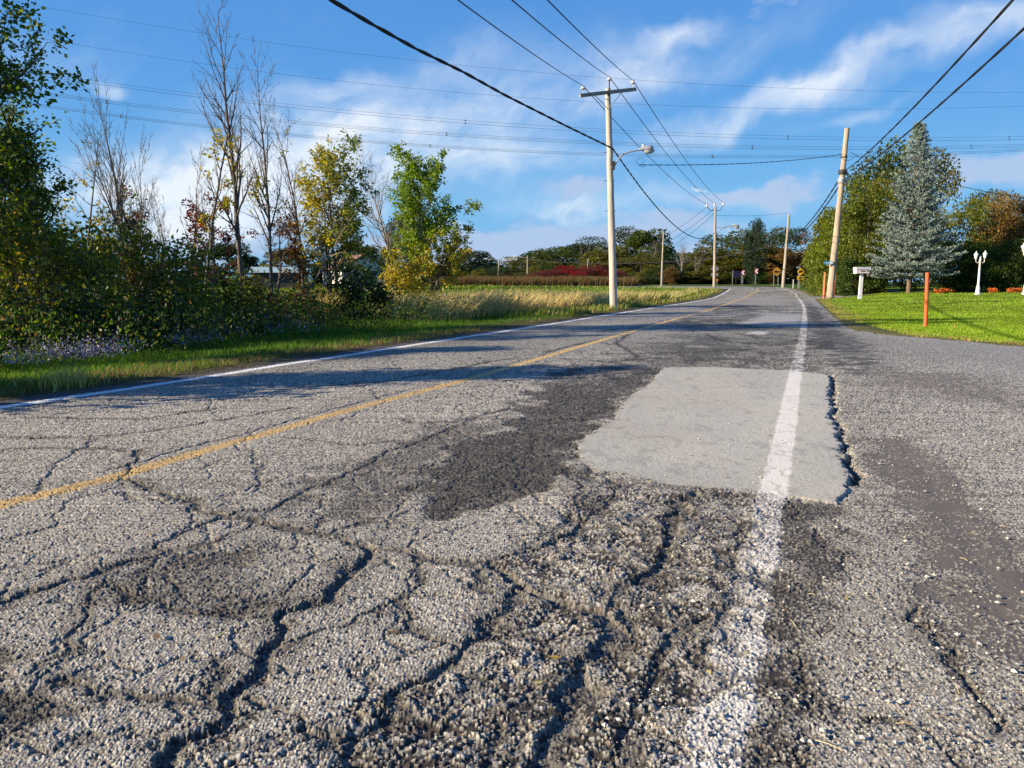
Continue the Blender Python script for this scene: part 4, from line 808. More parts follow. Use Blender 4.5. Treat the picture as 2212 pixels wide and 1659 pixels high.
# mown lawn on the right
X_, Y_ = scatter(330000, 9.5, 75, lambda Y: np.interp(Y, [9, 12, 20, 60, 75], [5, 7, 9, 17, 18]), lambda Y: .72*Y+6, rg, 1.7); sd_ = psd(X_, Y_, PAV, 1.0); nn = fbm(X_*.6, Y_*.6, 3, 641); k_ = (sd_ < -.03-.10*vnoise(X_*4, Y_*4, 642)); X_, Y_, nn, sd_ = X_[k_], Y_[k_], nn[k_], sd_[k_]; n = len(X_)
ed = (1-ss(.1, 1.1, -sd_+(nn-.5)))*.75; c = np.where((rg.uniform(0, 1, n) < ed*.8)[:, None], pick([(.34, .22, .10), (.26, .22, .08)], [1, 1], n, rg), pick([(.19, .30, .018), (.25, .36, .028), (.14, .23, .016), (.34, .38, .07)], [4, 3, 2, .7], n, rg))*(.55+.85*nn)[:, None]
blades('lawn_grass', np.stack([X_, Y_, TG(X_, Y_)-.012], -1), .045+.02*nn, .007+.0006*Y_, (0, 0, 0), c, rg)['kind'] = 'stuff'
# red sumac and brown weeds at the far edge of the field
for i, (px, Y, top, w, lab) in enumerate([(1062, 105, 598, 55, 'leftmost patch of red sumac by the far trees'), (1098, 108, 597, 50, 'small red sumac right of the leftmost patch'), (1160, 105, 590, 45, 'dull red sumac below the far utility pole'), (1190, 108, 583, 55, 'red sumac in the middle of the far tree line'), (1222, 112, 575, 50, 'dark red sumac behind the brightest one'), (1247, 104, 588, 40, 'brightest red sumac of the row'), (1280, 110, 574, 60, 'tallest red sumac left of the near utility pole'), (1325, 108, 585, 50, 'faded red sumac behind the near utility pole')]):
    p = spot(px, Y); far_tree(px, Y, 612, top, w*1.4, CMd, (.20, .025, .03) if 'bright' in lab else (.13, .030, .026), lab, 'red sumac bushes at the edge of the far trees', 220+i, 'sumac_bush', 'bush')
X_, Y_ = scatter(26000, 92, 108, lambda Y: -5-.1*Y, lambda Y: .16*Y, rg, 1.0); n = len(X_); nn = fbm(X_*.2, Y_*.2, 3, 651)
blades('brown_weeds', np.stack([X_, Y_, TG(X_, Y_)], -1), .7+.7*nn, .07, (.1, 0, 0), pick([(.14, .09, .04), (.10, .08, .03), (.16, .06, .04), (.10, .11, .03)], [3, 2, 1, 2], n, rg), rg)['kind'] = 'stuff'

# loose stones, straw and fallen leaves on the pavement
rg = rs(41); X_, Y_ = scatter(2600, 1.5, 14, lambda Y: .25*Y-.2, lambda Y: .72*Y, rg, 1.5); k_ = (fbm(X_*1.5, Y_*1.5, 3, 701) > .45); X_, Y_ = X_[k_], Y_[k_]; n = len(X_)
oc = np.array([[1, 0, 0], [-1, 0, 0], [0, 1, 0], [0, -1, 0], [0, 0, .7], [0, 0, -.7], [.6, .6, .3], [-.5, .6, .35]]); sz = (.0028+.007*rg.uniform(0, 1, n)**4)[:, None, None]
V = oc[None, :6]*rg.uniform(.6, 1.2, (n, 6, 1))*sz; a = rg.uniform(0, 6.28, n); ca, sa = np.cos(a)[:, None], np.sin(a)[:, None]; V = np.stack([V[..., 0]*ca-V[..., 1]*sa, V[..., 0]*sa+V[..., 1]*ca, V[..., 2]], -1)+np.stack([X_, Y_, T0(X_, Y_)+.005], -1)[:, None]
fo = np.array([[0, 2, 4], [2, 1, 4], [1, 3, 4], [3, 0, 4], [2, 0, 5], [1, 2, 5], [3, 1, 5], [0, 3, 5]]); Fc = (np.arange(n)*6)[:, None, None]+fo[None]
cc = np.repeat(pick([(.42, .40, .35), (.30, .28, .25), (.55, .52, .45), (.18, .17, .16)], [3, 3, 2, 1], n, rg), 6, 0)
mesh_np('loose_stones', V.reshape(-1, 3), Fc.reshape(-1, 3), mat('loose_stone', attr=True, rough=.85, nscale=200, namt=.2), cols=cc)['kind'] = 'stuff'
X_, Y_ = scatter(60, 1.8, 24, lambda Y: -.5*Y, lambda Y: .72*Y, rg, 1.3); n = len(X_); V, Fc = leafq(np.stack([X_, Y_, TR(X_, Y_)+.010], -1), np.column_stack([rg.normal(0, 1, (n, 2)), np.zeros(n)]), .035, .5, rg, 3.0); V[:, 2] = np.repeat(TR(X_, Y_), 4)+.008+np.abs(V[:, 2]-np.repeat(TR(X_, Y_)+.010, 4))*.3
mesh_np('fallen_leaves', V, Fc, mPetal, cols=pick([(.45, .33, .06), (.30, .18, .07), (.20, .12, .06), (.50, .44, .18)], [2, 2, 2, 1], n, rg))['kind'] = 'stuff'
st_ = MB()
for i in range(14):
    x, y = rg.uniform(1700, 2200), rg.uniform(1000, 1640); q_ = hit([x], [y])[0]; a = rg.uniform(0, 3.14); l = rg.uniform(.008, .03); st_.tube([(q_[0]-math.cos(a)*l, q_[1]-math.sin(a)*l, .010), (q_[0], q_[1], .013), (q_[0]+math.cos(a)*l, q_[1]+math.sin(a)*l, .009)], .0011, 4)
o = st_.build('straw_bits', mat('straw', (.52, .42, .22), nscale=60, namt=.2), None); o['kind'] = 'stuff'
X_, Y_ = scatter(14, 11, 48, lambda Y: np.interp(Y, [9, 12, 20, 60], [5, 7, 9, 17]), lambda Y: .7*Y, rg, 1.5); k_ = psd(X_, Y_, PAV, 1) < -.1; X_, Y_ = X_[k_], Y_[k_]; n = len(X_); V, Fc = leafq(np.stack([X_, Y_, TG(X_, Y_)+.06], -1), np.tile([0, 0, .2], (n, 1)), .07, .7, rg)
mesh_np('fallen_leaves', V, Fc, mPetal, cols=pick([(.5, .42, .1), (.35, .22, .08)], [2, 1], n, rg))['kind'] = 'stuff'
# ================================================================ POLES, WIRES, SIGNS
mPole = mat('weathered_pole', (.34, .29, .235), nscale=6, namt=.30, bump=.008, bscale=10, stretch=(2.2, 2.2, .12), rough=.9)
mPoleW = mat('pale_pole', (.46, .41, .35), nscale=6, namt=.28, bump=.008, bscale=10, stretch=(2.2, 2.2, .12), rough=.9)
mArm = mat('crossarm_wood', (.30, .27, .22), nscale=8, namt=.25, bump=.004, bscale=20, rough=.9)
mCable = mat('black_cable', (.016, .016, .018), rough=.7, nscale=30, namt=.2)
mWire = mat('aluminium_wire', (.045, .05, .055), rough=.6, nscale=30, namt=.2)
mPorc = mat('porcelain', (.55, .55, .56), rough=.35, nscale=30, namt=.1)
mGalv = mat('galvanised_steel', (.36, .37, .38), rough=.5, metal=.4, nscale=20, namt=.15)
mLens = mat('lamp_glass', (.45, .46, .45), rough=.2, nscale=40, namt=.1)
mOrange = mat('orange_plastic', (.62, .12, .035), rough=.55, nscale=12, namt=.14)
mOrangeP = mat('faded_orange_plastic', (.60, .17, .07), rough=.6, nscale=12, namt=.16)
mWhite = mat('white_paint', (.72, .71, .68), rough=.5, nscale=14, namt=.10)
mDark = mat('dark_hardware', (.04, .038, .035), rough=.6, nscale=30, namt=.2)
mY = mat('sign_yellow', (.62, .34, .008), rough=.5, nscale=10, namt=.06); mYO = mat('sign_amber', (.50, .25, .035), rough=.5, nscale=10, namt=.08)
mBk = mat('sign_black', (.015, .013, .012), rough=.5, nscale=10, namt=.1); mRed = mat('sign_red', (.22, .018, .016), rough=.5, nscale=10, namt=.08)
mSW = mat('sign_white', (.74, .74, .74), rough=.5, nscale=10, namt=.05); mBlue = mat('sign_blue', (.02, .22, .42), rough=.5, nscale=10, namt=.06); mNavy = mat('sign_navy', (.012, .014, .05), rough=.6, nscale=10, namt=.1)
mSBack = mat('sign_back', (.25, .26, .27), rough=.5, metal=.3, nscale=12, namt=.1)
def insulator(c, h, root, hz=.30):
    b = MB(); c = Vector(c)
    b.lathe([(.012, 0), (.012, hz*.45)], c, 6).lathe([(.035, hz*.45), (.085, hz*.5), (.10, hz*.6), (.07, hz*.72), (.045, hz*.78), (.06, hz*.84), (.03, hz*.95)], c, 12)
    return b.build('insulator', mPorc, root, True, off=h)
def utility_pole(px0, base, px1, top, Y, r, label, m=mPole, group='wooden utility poles', Ytop=None, nm='utility_pole'):
    b = at(px0, base, Y); b.z = min(b.z, gz(b.x, b.y)+.05) if abs(b.z-gz(b.x, b.y)) < .4 else gz(b.x, b.y)
    t = at(px1, top, Ytop or Y); root = empty(nm, b, label, 'utility pole', group)
    n = 22; pts = []; rad = []; rg = rs(int(px0))
    for i in range(n): f = i/(n-1); pts.append(b.lerp(t, f)+Vector((rg.normal(0, .006), rg.normal(0, .006), 0)) - (Vector((0, 0, .3)) if i == 0 else Vector())); rad.append(r*(1-.33*f)*(1+rg.normal(0, .012)))
    MB().tube(pts, rad, 20).build('pole', m, root, True, off=b); return root, b, t
def along(b, t, py, Yp=None):   # point on the pole axis seen at image row py
    best = min((abs(float((lambda q: (CY+F*(((1-q.z)*math.cos(PITCH)-q.y*math.sin(PITCH))/(q.y*math.cos(PITCH)+(1-q.z)*math.sin(PITCH)))))(b.lerp(t, f)))-py), f) for f in np.linspace(0, 1, 300)); return b.lerp(t, best[1])
Y1 = hit([1325], [669], TR)[0][1]
P1, b1, t1 = utility_pole(1326, 668, 1313, 192, Y1, .155, 'near utility pole with a wooden crossarm, standing between the reeds and the road', mPoleW)
# crossarm and hardware
ca = along(b1, t1, 201); Lh = 1.16; Yd = .62
aL = at(1252, 208.5, Y1-Yd); aR = at(1372, 194.5, Y1+Yd); off = Vector((0, -.13, 0)); aL += off; aR += off; u_ = (aR-aL).normalized()
MB().bar(aL, aR, .10, .125).build('crossarm', mArm, P1, off=b1)
cc_ = aL.lerp(aR, .5)
for s_ in (-1, 1): MB().bar(cc_+u_*s_*.62+Vector((0, -.05, -.07)), cc_+Vector((0, -.04, -.62)), .035, .012).build('brace', mGalv, P1, off=b1)
MB().tube([cc_+Vector((0, -.2, 0)), cc_+Vector((0, .35, 0))], .018, 6).build('bolt', mDark, P1, off=b1)
iL = aL+u_*.14+Vector((0, 0, .06)); iR = aR-u_*.14+Vector((0, 0, .06)); iC = along(b1, t1, 194)+u_*.04+Vector((0, -.16, 0))
for q_ in (iL, iR): insulator(q_, b1, P1)
MB().tube([iC-Vector((0, 0, .25)), iC+Vector((0, 0, .28))], .022, 6).build('ridge_pin', mDark, P1, off=b1); insulator(iC+Vector((0, 0, .14)), b1, P1)
for py in (455, 548, 390, 330): q_ = along(b1, t1, py); MB().tube([q_+Vector((-.24, 0, 0)), q_+Vector((.18, -.05, 0))], .011, 6).build('bolt', mDark, P1, off=b1)
MB().tube([b1+Vector((-.17, -.03, 0)), b1+Vector((.17, -.03, 0))], .01, 5).build('bolt', mDark, P1, off=b1)
# street lamps
def street_lamp(p0, pts, Hd, hl, r, label, sc=1.0, Y=None):
    root = empty('street_lamp', p0, label, 'street lamp', 'street lamps on the utility poles'); MB().tube(pts, r, 10).build('arm', mGalv, root, True, off=p0)
    MB().box(p0+Vector((.05*sc, -.05, 0)), (.10*sc, .14*sc, .32*sc)).build('bracket', mDark, root, off=p0)
    a, b = Hd; a = Vector(a); b = Vector(b); L_ = (b-a).length; d = (b-a).normalized(); m = MB()
    prof = [(0, .05), (.10, .075), (.3, .095), (.5, .13), (.7, .15), (.88, .13), (.97, .08), (1, .02)]
    m.tube([a+d*L_*f+Vector((0, 0, .01)) for f, _ in prof], [w*sc for _, w in prof], 14); V = np.concatenate(m.V); zc = (a.z+b.z)/2; k = V[:, 2] < zc-.02*sc; V[k, 2] = zc-.02*sc+(V[k, 2]-zc+.02*sc)*.35; m.V = [V]
    m.build('lamp_housing', mGalv, root, True, off=p0)
    g = MB(); c = a+d*L_*.68+Vector((0, 0, -.03*sc)); V = []
    for i in range(5):
        t = i/4*pi/2
        for j in range(12): V.append((c.x+math.cos(2*pi*j/12)*.22*sc*math.cos(t)*abs(d.x)**.5+math.cos(2*pi*j/12)*0, c.y+math.sin(2*pi*j/12)*.12*sc*math.cos(t), c.z-.14*sc*math.sin(t)))
    g.add(V, [(i*12+j, i*12+(j+1) % 12, (i+1)*12+(j+1) % 12, (i+1)*12+j) for i in range(4) for j in range(12)]); g.build('lens', mLens, root, True, off=p0)
    e = a+d*L_*.28+Vector((0, 0, .09*sc)); MB().lathe([(.03*sc, 0), (.04*sc, .03*sc), (.04*sc, .09*sc), (.02*sc, .10*sc)], e, 8).build('photocell', mSW, root, True, off=p0)
    return root
q0 = at(1326, 356, Y1-.12); pts = [at(x, y, Y1-.12-.0*i) for i, (x, y) in enumerate([(1322, 362), (1328, 357), (1335, 345), (1345, 334), (1360, 328), (1375, 325), (1386, 323)])]
street_lamp(at(1322, 358, Y1-.1), pts, (at(1380, 323.5, Y1-.12), at(1412, 322, Y1-.12)), 0, .028, 'cobra-head street lamp on the near utility pole', 1.0)
# middle pole
Y2 = 86; P2, b2, t2 = utility_pole(1543, 617, 1545.5, 447, Y2, .17, 'middle utility pole with thin upswept crossarms, in front of the grey sign back')
for a, c in (((1527, 447), (1544, 455)), ((1562.5, 443), (1546, 455))):
    MB().tube([at(*a, Y2), at((a[0]*.6+c[0]*.4), c[1]-.5, Y2), at(*c, Y2)], .035, 6).build('crossarm', mDark, P2, True, off=b2)
i2 = [at(1527, 446, Y2), at(1544, 444, Y2), at(1562.5, 442.5, Y2)]
for q_ in i2: MB().lathe([(.05, -.1), (.13, -.05), (.13, .08), (.07, .16), (.12, .2), (.05, .3)], q_, 10).build('insulator', mPorc, P2, True, off=b2)
pts = [at(x, y, Y2) for x, y in [(1546, 505), (1552, 492), (1560, 481), (1567, 478), (1575, 487.5)]]; pts = [at(x, y, Y2) for x, y in [(1547, 512), (1551, 503), (1557, 495), (1566, 490), (1574, 488), (1583, 487.5)]]
street_lamp(at(1546, 511, Y2), pts, (at(1581, 487.5, Y2), at(1597, 489.5, Y2)), 0, .05, 'street lamp with a curved arm on the middle utility pole', 1.3)
Y3 = 84; P3, b3, t3 = utility_pole(1691.5, 615, 1704.5, 463, Y3, .17, 'plain utility pole by the bend, beside the amber arrow sign', mPole)
Y4 = 53; P4, b4, t4 = utility_pole(1793, 633, 1830, 277, Y4, .235, 'thick leaning utility pole on the right of the road', mat('tan_pole', (.38, .30, .22), nscale=6, namt=.30, bump=.008, bscale=10, stretch=(2.2, 2.2, .12), rough=.9))
for py in (372, 390): q_ = along(b4, t4, py); MB().lathe([(.24, -.16), (.27, -.1), (.27, .1), (.24, .16)], q_, 14).build('cable_clamp', mGalv if py == 390 else mDark, P4, True, off=b4)
q_ = along(b4, t4, 340); MB().lathe([(.22, -.03), (.235, 0), (.22, .03)], q_, 14).build('band', mDark, P4, True, off=b4)
Y5 = 100; P5, b5, t5 = utility_pole(1429, 612, 1433.5, 499, Y5, .13, 'thin leaning pole in the field in front of the far trees', mPole)
for px0, y0, px1, y1, Y, lab in [(1139, 583, 1139.5, 552, 112, 'tiny far utility pole with a crossarm above the red sumac'), (1266, 586, 1271, 559, 112, 'tiny leaning pole among the far trees left of the near utility pole'), (1075, 588, 1078, 562, 112, 'tiny leaning pole left of the far tree line')]:
    r_, bb, tt = utility_pole(px0, 606, px1, y1, Y, .12, lab, mArm, 'small far poles')
    if 'crossarm' in lab: MB().bar(tt+Vector((-1.1, 0, -.25)), tt+Vector((1.1, .2, -.25)), .1, .1).build('crossarm', mArm, r_, off=bb)
# wires
def sag(a, b, s, n=28): return [Vector(a).lerp(Vector(b), i/n)-Vector((0, 0, 4*s*(i/n)*(1-i/n))) for i in range(n+1)]
def wire(name, pts, r, m, label, group=None, k=5, cat='wire'):
    o = MB().tube(pts, r, k).build(name, m, None, True); return tag(o, label, cat, group)
def twisted(name, pts, r, label, pitch=.9, fat=.5, group=None):
    """a lashed, twisted bundle: two strands wound round each other"""
    P = [Vector(p) for p in pts]; ln = [0]
    for a, b in zip(P[:-1], P[1:]): ln.append(ln[-1]+(b-a).length)
    n = int(ln[-1]/pitch*9); ps = []; 
    for i in range(n+1):
        s = ln[-1]*i/n; j = min(max(np.searchsorted(ln, s)-1, 0), len(P)-2); t = (s-ln[j])/(ln[j+1]-ln[j]); ps.append((P[j].lerp(P[j+1], t), s, (P[j+1]-P[j]).normalized()))
    m = MB()
    for ph in (0, pi):
        V = []
        for p, s, d in ps:
            a = d.cross(Vector((0, 0, 1))).normalized(); b = a.cross(d); g = 2*pi*s/pitch+ph; V.append(p+(a*math.cos(g)+b*math.sin(g))*r*fat)
        m.tube(V, r*.72, 6)
    o = m.build(name, mCable, None, True); return tag(o, label, 'cable', group)
top = Vector((0, 0, .28))
GP = 'bare primary wires of the near utility pole'
for k, (q_, px, nm_) in enumerate([(iL+top, 1017, 'left'), (iC+Vector((0, 0, .42)), 1130, 'middle'), (iR+top, 1203, 'right')]):
    e = at(px, 0, 12.6); d = (e-q_); e2 = q_+d*2.6+Vector((0, 0, .5)); wire('overhead_wire', sag(q_, e2, .35), .011, mWire, f'thin wire from the {nm_} insulator of the near pole to the top of the photo', GP)
    wire('overhead_wire', sag(q_, i2[k]+Vector((0, 0, .25)), .55), .016, mWire, f'thin wire running from the {nm_} insulator of the near pole to the middle pole', 'bare primary wires between the near and middle poles')
cA = along(b1, t1, 322)+Vector((.10, -.2, 0)); 
mid = [cA]
for x, y, yy in [(1215, 268, Y1*.80), (1090, 205, Y1*.66), (1000, 155, Y1*.57), (900, 106, Y1*.49), (800, 50, Y1*.43), (712, -2, Y1*.385), (600, -75, Y1*.33), (400, -210, Y1*.27)]: mid.append(at(x, y, yy))
twisted('twisted_cable', mid, .030, 'thick twisted black cable crossing the sky from the top left to the near utility pole', 1.7, .42)
cB = at(1545, 502, Y2-.2)
twisted('twisted_cable', sag(cA, cB, 1.75, 40), .028, 'thick twisted black cable sagging from the near pole to the middle pole', 1.6, .45)
sa = cA.lerp(cB, .10)-Vector((0, 0, .62)); sp_ = at(1380, 356, Y1+4.5); sE = at(1822, 333, Y4-.2)
twisted('service_cable', sag(sp_, sE, .22, 30), .018, 'twisted black cable running level from beside the street lamp to the leaning pole', 1.4, .5)
wire('cable_loop', [at(*p, Y1+4.4) for p in [(1383, 356), (1392, 348), (1386, 341), (1379, 342), (1374, 350), (1380, 357), (1388, 361), (1395, 357)]], .010, mCable, 'small loop of slack wire to the right of the near pole lamp bracket')
wire('cable_loop', [at(*p, Y4-.4) for p in [(1812, 333), (1816, 334), (1818, 341), (1824, 346), (1830, 347), (1838, 345), (1845, 339), (1852, 338)]], .016, mCable, 'slack loop of cable around the leaning pole')
wire('overhead_wire', sag(at(1838, 329, Y4), at(2034, 390, 53.5), .35), .018, mWire, 'wire dropping right from the leaning pole behind the spruce')
wire('overhead_wire', sag(at(2034, 390, 53.5), at(2400, 425, 55), .6), .022, mWire, 'wire leaving the spruce towards the right edge of the photo')
for k, (py, e, lab) in enumerate([(372, (2163, 0), 'upper thick black cable rising from the leaning pole to the top right'), (390, (2212, 34), 'lower thick black cable rising from the leaning pole to the right edge')]):
    a = along(b4, t4, py)+Vector((-.05, -.28, 0)); b = at(*e, 16.5); m_ = at(2010 if k == 0 else 2025, 205.5-0*k if k == 0 else 232, 25.5) 
    twisted('telecom_cable', sag(a, a+(b-a)*1.25, .42, 40), .032, lab, 4, .3)
    c = along(b3, t3, 520+4*k); twisted('telecom_cable', sag(a, c, .8, 24), .045, ('upper' if k == 0 else 'lower')+' black cable falling from the leaning pole to the plain pole by the bend', 3, .4)
c = along(b3, t3, 522); wire('overhead_wire', sag(c, at(1430, 566, 100), .5), .06, mCable, 'dark cable from the plain pole by the bend to the thin leaning pole')
wire('overhead_wire', sag(at(1430, 566, 100), at(1139, 560, 112), .4), .05, mCable, 'dark cable from the thin leaning pole to the tiny far pole')
wire('overhead_wire', sag(at(1546, 465, Y2), at(1702, 460, 100), .2), .014, mWire, 'faint wire leaving the middle pole to the right below its crossarms')
wire('overhead_wire', sag(at(1546, 491, Y2), at(1640, 490.5, 100), .1), .014, mWire, 'faint wire to the right of the middle pole lamp')
for k, (a_, b_) in enumerate([((1527, 447), (1380, 535)), ((1544, 450), (1400, 540)), ((1546, 458), (1420, 545))]): wire('overhead_wire', sag(at(*a_, Y2), at(*b_, 125), .6), .022, mWire, ['topmost', 'second', 'lowest'][k]+' faint wire falling left from the middle pole to the far trees', 'faint wires left of the middle pole')
# high-voltage line far behind
def poly3(pts): return np.polyfit([p[0] for p in pts], [p[1] for p in pts], 2 if len(pts) > 3 else min(2, len(pts)-1))
def hv(pts, r, label, name='transmission_wire', dy=0, grp='high-voltage transmission wires'):
    cf = poly3(pts); V = [at(x, np.polyval(cf, x)+dy, 112+.012*x) for x in np.linspace(-900, 3100, 90)]; wire(name, V, r, mWire, label, grp)
    return lambda x: at(x, np.polyval(cf, x)+dy, 112+.012*x)
hv([(93, 16), (605, 93), (1469, 180.5), (2212, 199)], .016, 'uppermost faint wire of the high-voltage line'); hv([(104, 87.5), (605, 156), (1469, 232), (2212, 228)], .016, 'second faint wire of the high-voltage line')
for nm_, pts, gp_, sp in [('upper', [(148, 168), (605, 220), (1309, 281.5), (1469, 287), (2212, 294.5)], 6.5, (189, 1005, 1702, 2180)), ('middle', [(175, 210.5), (605, 256.5), (1038, 291), (1469, 313.5), (2212, 311)], 6, (230, 965, 1625, 2098)), ('lower', [(137, 235), (605, 282), (1309, 333), (1469, 336.5), (2212, 320.6)], 4.6, (261, 929, 1539))]:
    f1_ = hv(pts, .017, f'top wire of the {nm_} conductor bundle'); f2_ = hv(pts, .020, f'bottom wire of the {nm_} conductor bundle', dy=gp_)
    if nm_ != 'upper': hv(pts, .012, f'inner wire of the {nm_} conductor bundle', dy=gp_*.5)
    for j, x in enumerate(sp):
        a, b = f1_(x), f2_(x); tag(MB().tube([a+Vector((0, 0, .08)), b-Vector((0, 0, .08))], .05, 6).tube([a+Vector((-.16, 0, 0)), a+Vector((.16, 0, 0))], .05, 6).tube([b+Vector((-.16, 0, 0)), b+Vector((.16, 0, 0))], .05, 6).build('wire_spacer', mDark, None), f'spacer on the {nm_} conductor bundle, '+['first from the left', 'second from the left', 'third from the left', 'near the right edge'][j], 'spacer', 'spacers of the high-voltage line')
# ---- signs: panel facing the camera side, posts with real depth
def sign(px, Y, base, parts, posts, label, name='road_sign', group=None, yaw=0, cat='road sign'):
    """parts: (name, polygon in photo pixels, material, depth step, parent)"""
    c = at(px, base, Y); z = gz(c.x, Y); k = Y/F; root = empty(name, (c.x, Y, z), label, cat, group, rz=yaw); objs = {}
    zc = lambda py: at(px, py, Y).z-z
    for nm_, pg, mt, st, par in parts:
        m = MB(); m.prism([((x-px)*k, zc(y)) for x, y in pg], -.012, .012, (0, -.05-.026*st, 0), (1, 0, 0), (0, 0, 1)); o = m.build(nm_, mt, objs.get(par, root)); objs[nm_] = o
    for x, y0, mt in posts: MB().box(((x-px)*k, .02, (zc(y0)-.4)/2), (.065, .05, zc(y0)+.4)).build('post', mt, root)
    return root
def dia(cx, cy, r, ry=None): ry = ry or r; return [(cx-r, cy), (cx, cy-ry), (cx+r, cy), (cx, cy+ry)]
def rect(x0, y0, x1, y1): return [(x0, y0), (x1, y0), (x1, y1), (x0, y1)]
def arrowL(cx, cy, w, h): return [(cx-w, cy), (cx-w*.35, cy-h), (cx-w*.35, cy-h*.38), (cx+w, cy-h*.38), (cx+w, cy+h*.38), (cx-w*.35, cy+h*.38), (cx-w*.35, cy+h)]
def chev(x0, y0, x1, y1): w = x1-x0; m = (y0+y1)/2; return [(x0+w*.08, m), (x0+w*.52, y0+.4), (x1-w*.04, y0+.4), (x0+w*.58, m), (x1-w*.04, y1-.4), (x0+w*.52, y1-.4)]
sign(1604, 98, 616, [('panel', rect(1599.5, 583.5, 1608, 594), mRed, 0, None), ('chevron', chev(1600, 584, 1607.7, 594), mSW, 1, 'panel')], [(1601.5, 590, mGalv), (1604.2, 590, mGalv)], 'red and white chevron sign, the left one of two at the bend', 'chevron_sign', 'red chevron signs at the bend')
sign(1633, 97, 614, [('panel', rect(1628.5, 580, 1637, 591.5), mRed, 0, None), ('chevron', chev(1629, 580.3, 1636.6, 591.2), mSW, 1, 'panel')], [(1631.5, 588, mGalv)], 'red and white chevron sign, the right one of two at the bend', 'chevron_sign', 'red chevron signs at the bend')
sign(1677, 90, 614, [('panel', dia(1677, 586.5, 10.6), mYO, 0, None), ('arrow', arrowL(1677.5, 587, 8, 3.2), mBk, 1, 'panel')], [(1671, 588, mGalv), (1680.8, 588, mGalv)], 'amber diamond sign with a black left arrow', 'arrow_sign', yaw=.05)
sign(1728, 78, 618, [('panel', dia(1728, 587, 8, 8.2), mY, 0, None), ('arrow', [(1723.5, 589), (1723.5, 586.5), (1726, 584.5), (1728.5, 584.5), (1728.5, 582.8), (1732, 585.8), (1728.5, 588.8), (1728.5, 587.2), (1727, 587.2), (1726, 589)], mBk, 1, 'panel'), ('tab', rect(1720.8, 596.5, 1735, 604), mY, 0, None), ('tab_arrow', [(1723.5, 600.8), (1727, 597.8), (1727, 599.4), (1732.5, 598.8), (1731, 601.2), (1727, 601.8), (1727, 603.2)], mBk, 1, 'tab')], [(1726.5, 590, mGalv)], 'yellow curve warning sign with a small yellow tab below', 'curve_sign')
sign(1724, 80, 618, [('panel', rect(1718.5, 575, 1727, 580), mSBack, 0, None)], [(1724, 578, mGalv)], 'small grey sign plate above the curve warning sign')
sign(1543, 90, 616, [('panel', dia(1543, 580.5, 8.8), mSBack, 0, None), ('tab', rect(1535, 590, 1550, 596), mSBack, 0, None)], [(1543, 584, mGalv)], 'grey back of a diamond road sign behind the middle utility pole')
sign(1592, 99, 616, [('panel', [(1583.5, 585), (1595, 585), (1600, 590), (1596.5, 600), (1583.5, 600)], mNavy, 0, None)], [(1582, 584, mGalv), (1589.5, 590, mDark)], 'dark blue sign on two posts at the bend')
sign(1548.5, 84, 620, [('marker', [(1547.2, 602.5), (1550, 602.5), (1550.5, 607), (1547.2, 607.5)], mat('marker_orange', (.65, .25, .04), nscale=10, namt=.1), 0, None)], [(1548.5, 604, mat('green_post', (.12, .18, .13), nscale=10, namt=.2))], 'small orange marker on a green post by the road edge', 'marker_post', cat='marker post')
sign(1690, 86, 614, [('panel', rect(1686.5, 586.5, 1693.5, 589), mBlue, 0, None)], [(1689, 588, mGalv)], 'small blue street name plate beside the plain pole by the bend', 'street_name_sign', cat='street sign')
sign(1713, 80, 616, [('panel', rect(1699, 601, 1704.5, 602.5), mSBack, 0, None)], [(1713.5, 603.5, mWhite)], 'short white post left of the curve warning sign', 'white_post', cat='post')
# blue street name sign clamped to the leaning pole
k = Y4/F; q_ = at(1787, 568, Y4); root = empty('street_name_sign', q_, 'blue street name sign attached to the leaning pole', 'street sign')
MB().box((0, -.26, 0), (.60*1.0, .02, .22)).build('panel', mBlue, root)
def glyph(x0, strokes, w=.05): return [MB().box((x0+a, -.274, b), (c, .012, d)) for a, b, c, d in strokes]
for g in glyph(-.17, [(0, 0, .018, .11), (.055, .0, .018, .11), (.03, .045, .03, .018)])+glyph(-.02, [(0, 0, .016, .08), (.04, 0, .016, .08)]): g.build('letter', mSW, root)
MB().box((.16, -.274, 0), (.20, .012, .14)).build('white_field', mSW, root); MB().box((.30, -.12, 0), (.06, .3, .06)).build('bracket', mGalv, root)
# orange posts
def post(px, base, px1, top, Y, r, m_, label, group):
    a = at(px, base, Y); a.z = gz(a.x, Y); b = at(px1, top, Y); root = empty('marker_post', a, label, 'marker post', group)
    MB().tube([a-Vector((0, 0, .2)), a.lerp(b, .5), b], [r, r, r*1.02], 16).build('tube', m_, root, True, off=a); MB().tube([b-(b-a).normalized()*.02, b+(b-a).normalized()*.012], [r*1.1, r*1.06], 16).build('cap', m_, root, True, off=a); return root
Yp = hit([1999], [707], TR)[0][1]
post(1999.5, 707, 2003.5, 590, Yp, .042, mOrange, 'tall orange plastic post alone on the mown lawn', None)
post(1780, 630, 1782.5, 589, Y4+.6, .075, mOrangeP, 'faded orange post left of the leaning pole', 'orange posts beside the leaning pole'); post(1800.5, 630, 1805, 592, Y4+.8, .085, mOrangeP, 'orange post right of the leaning pole', 'orange posts beside the leaning pole')
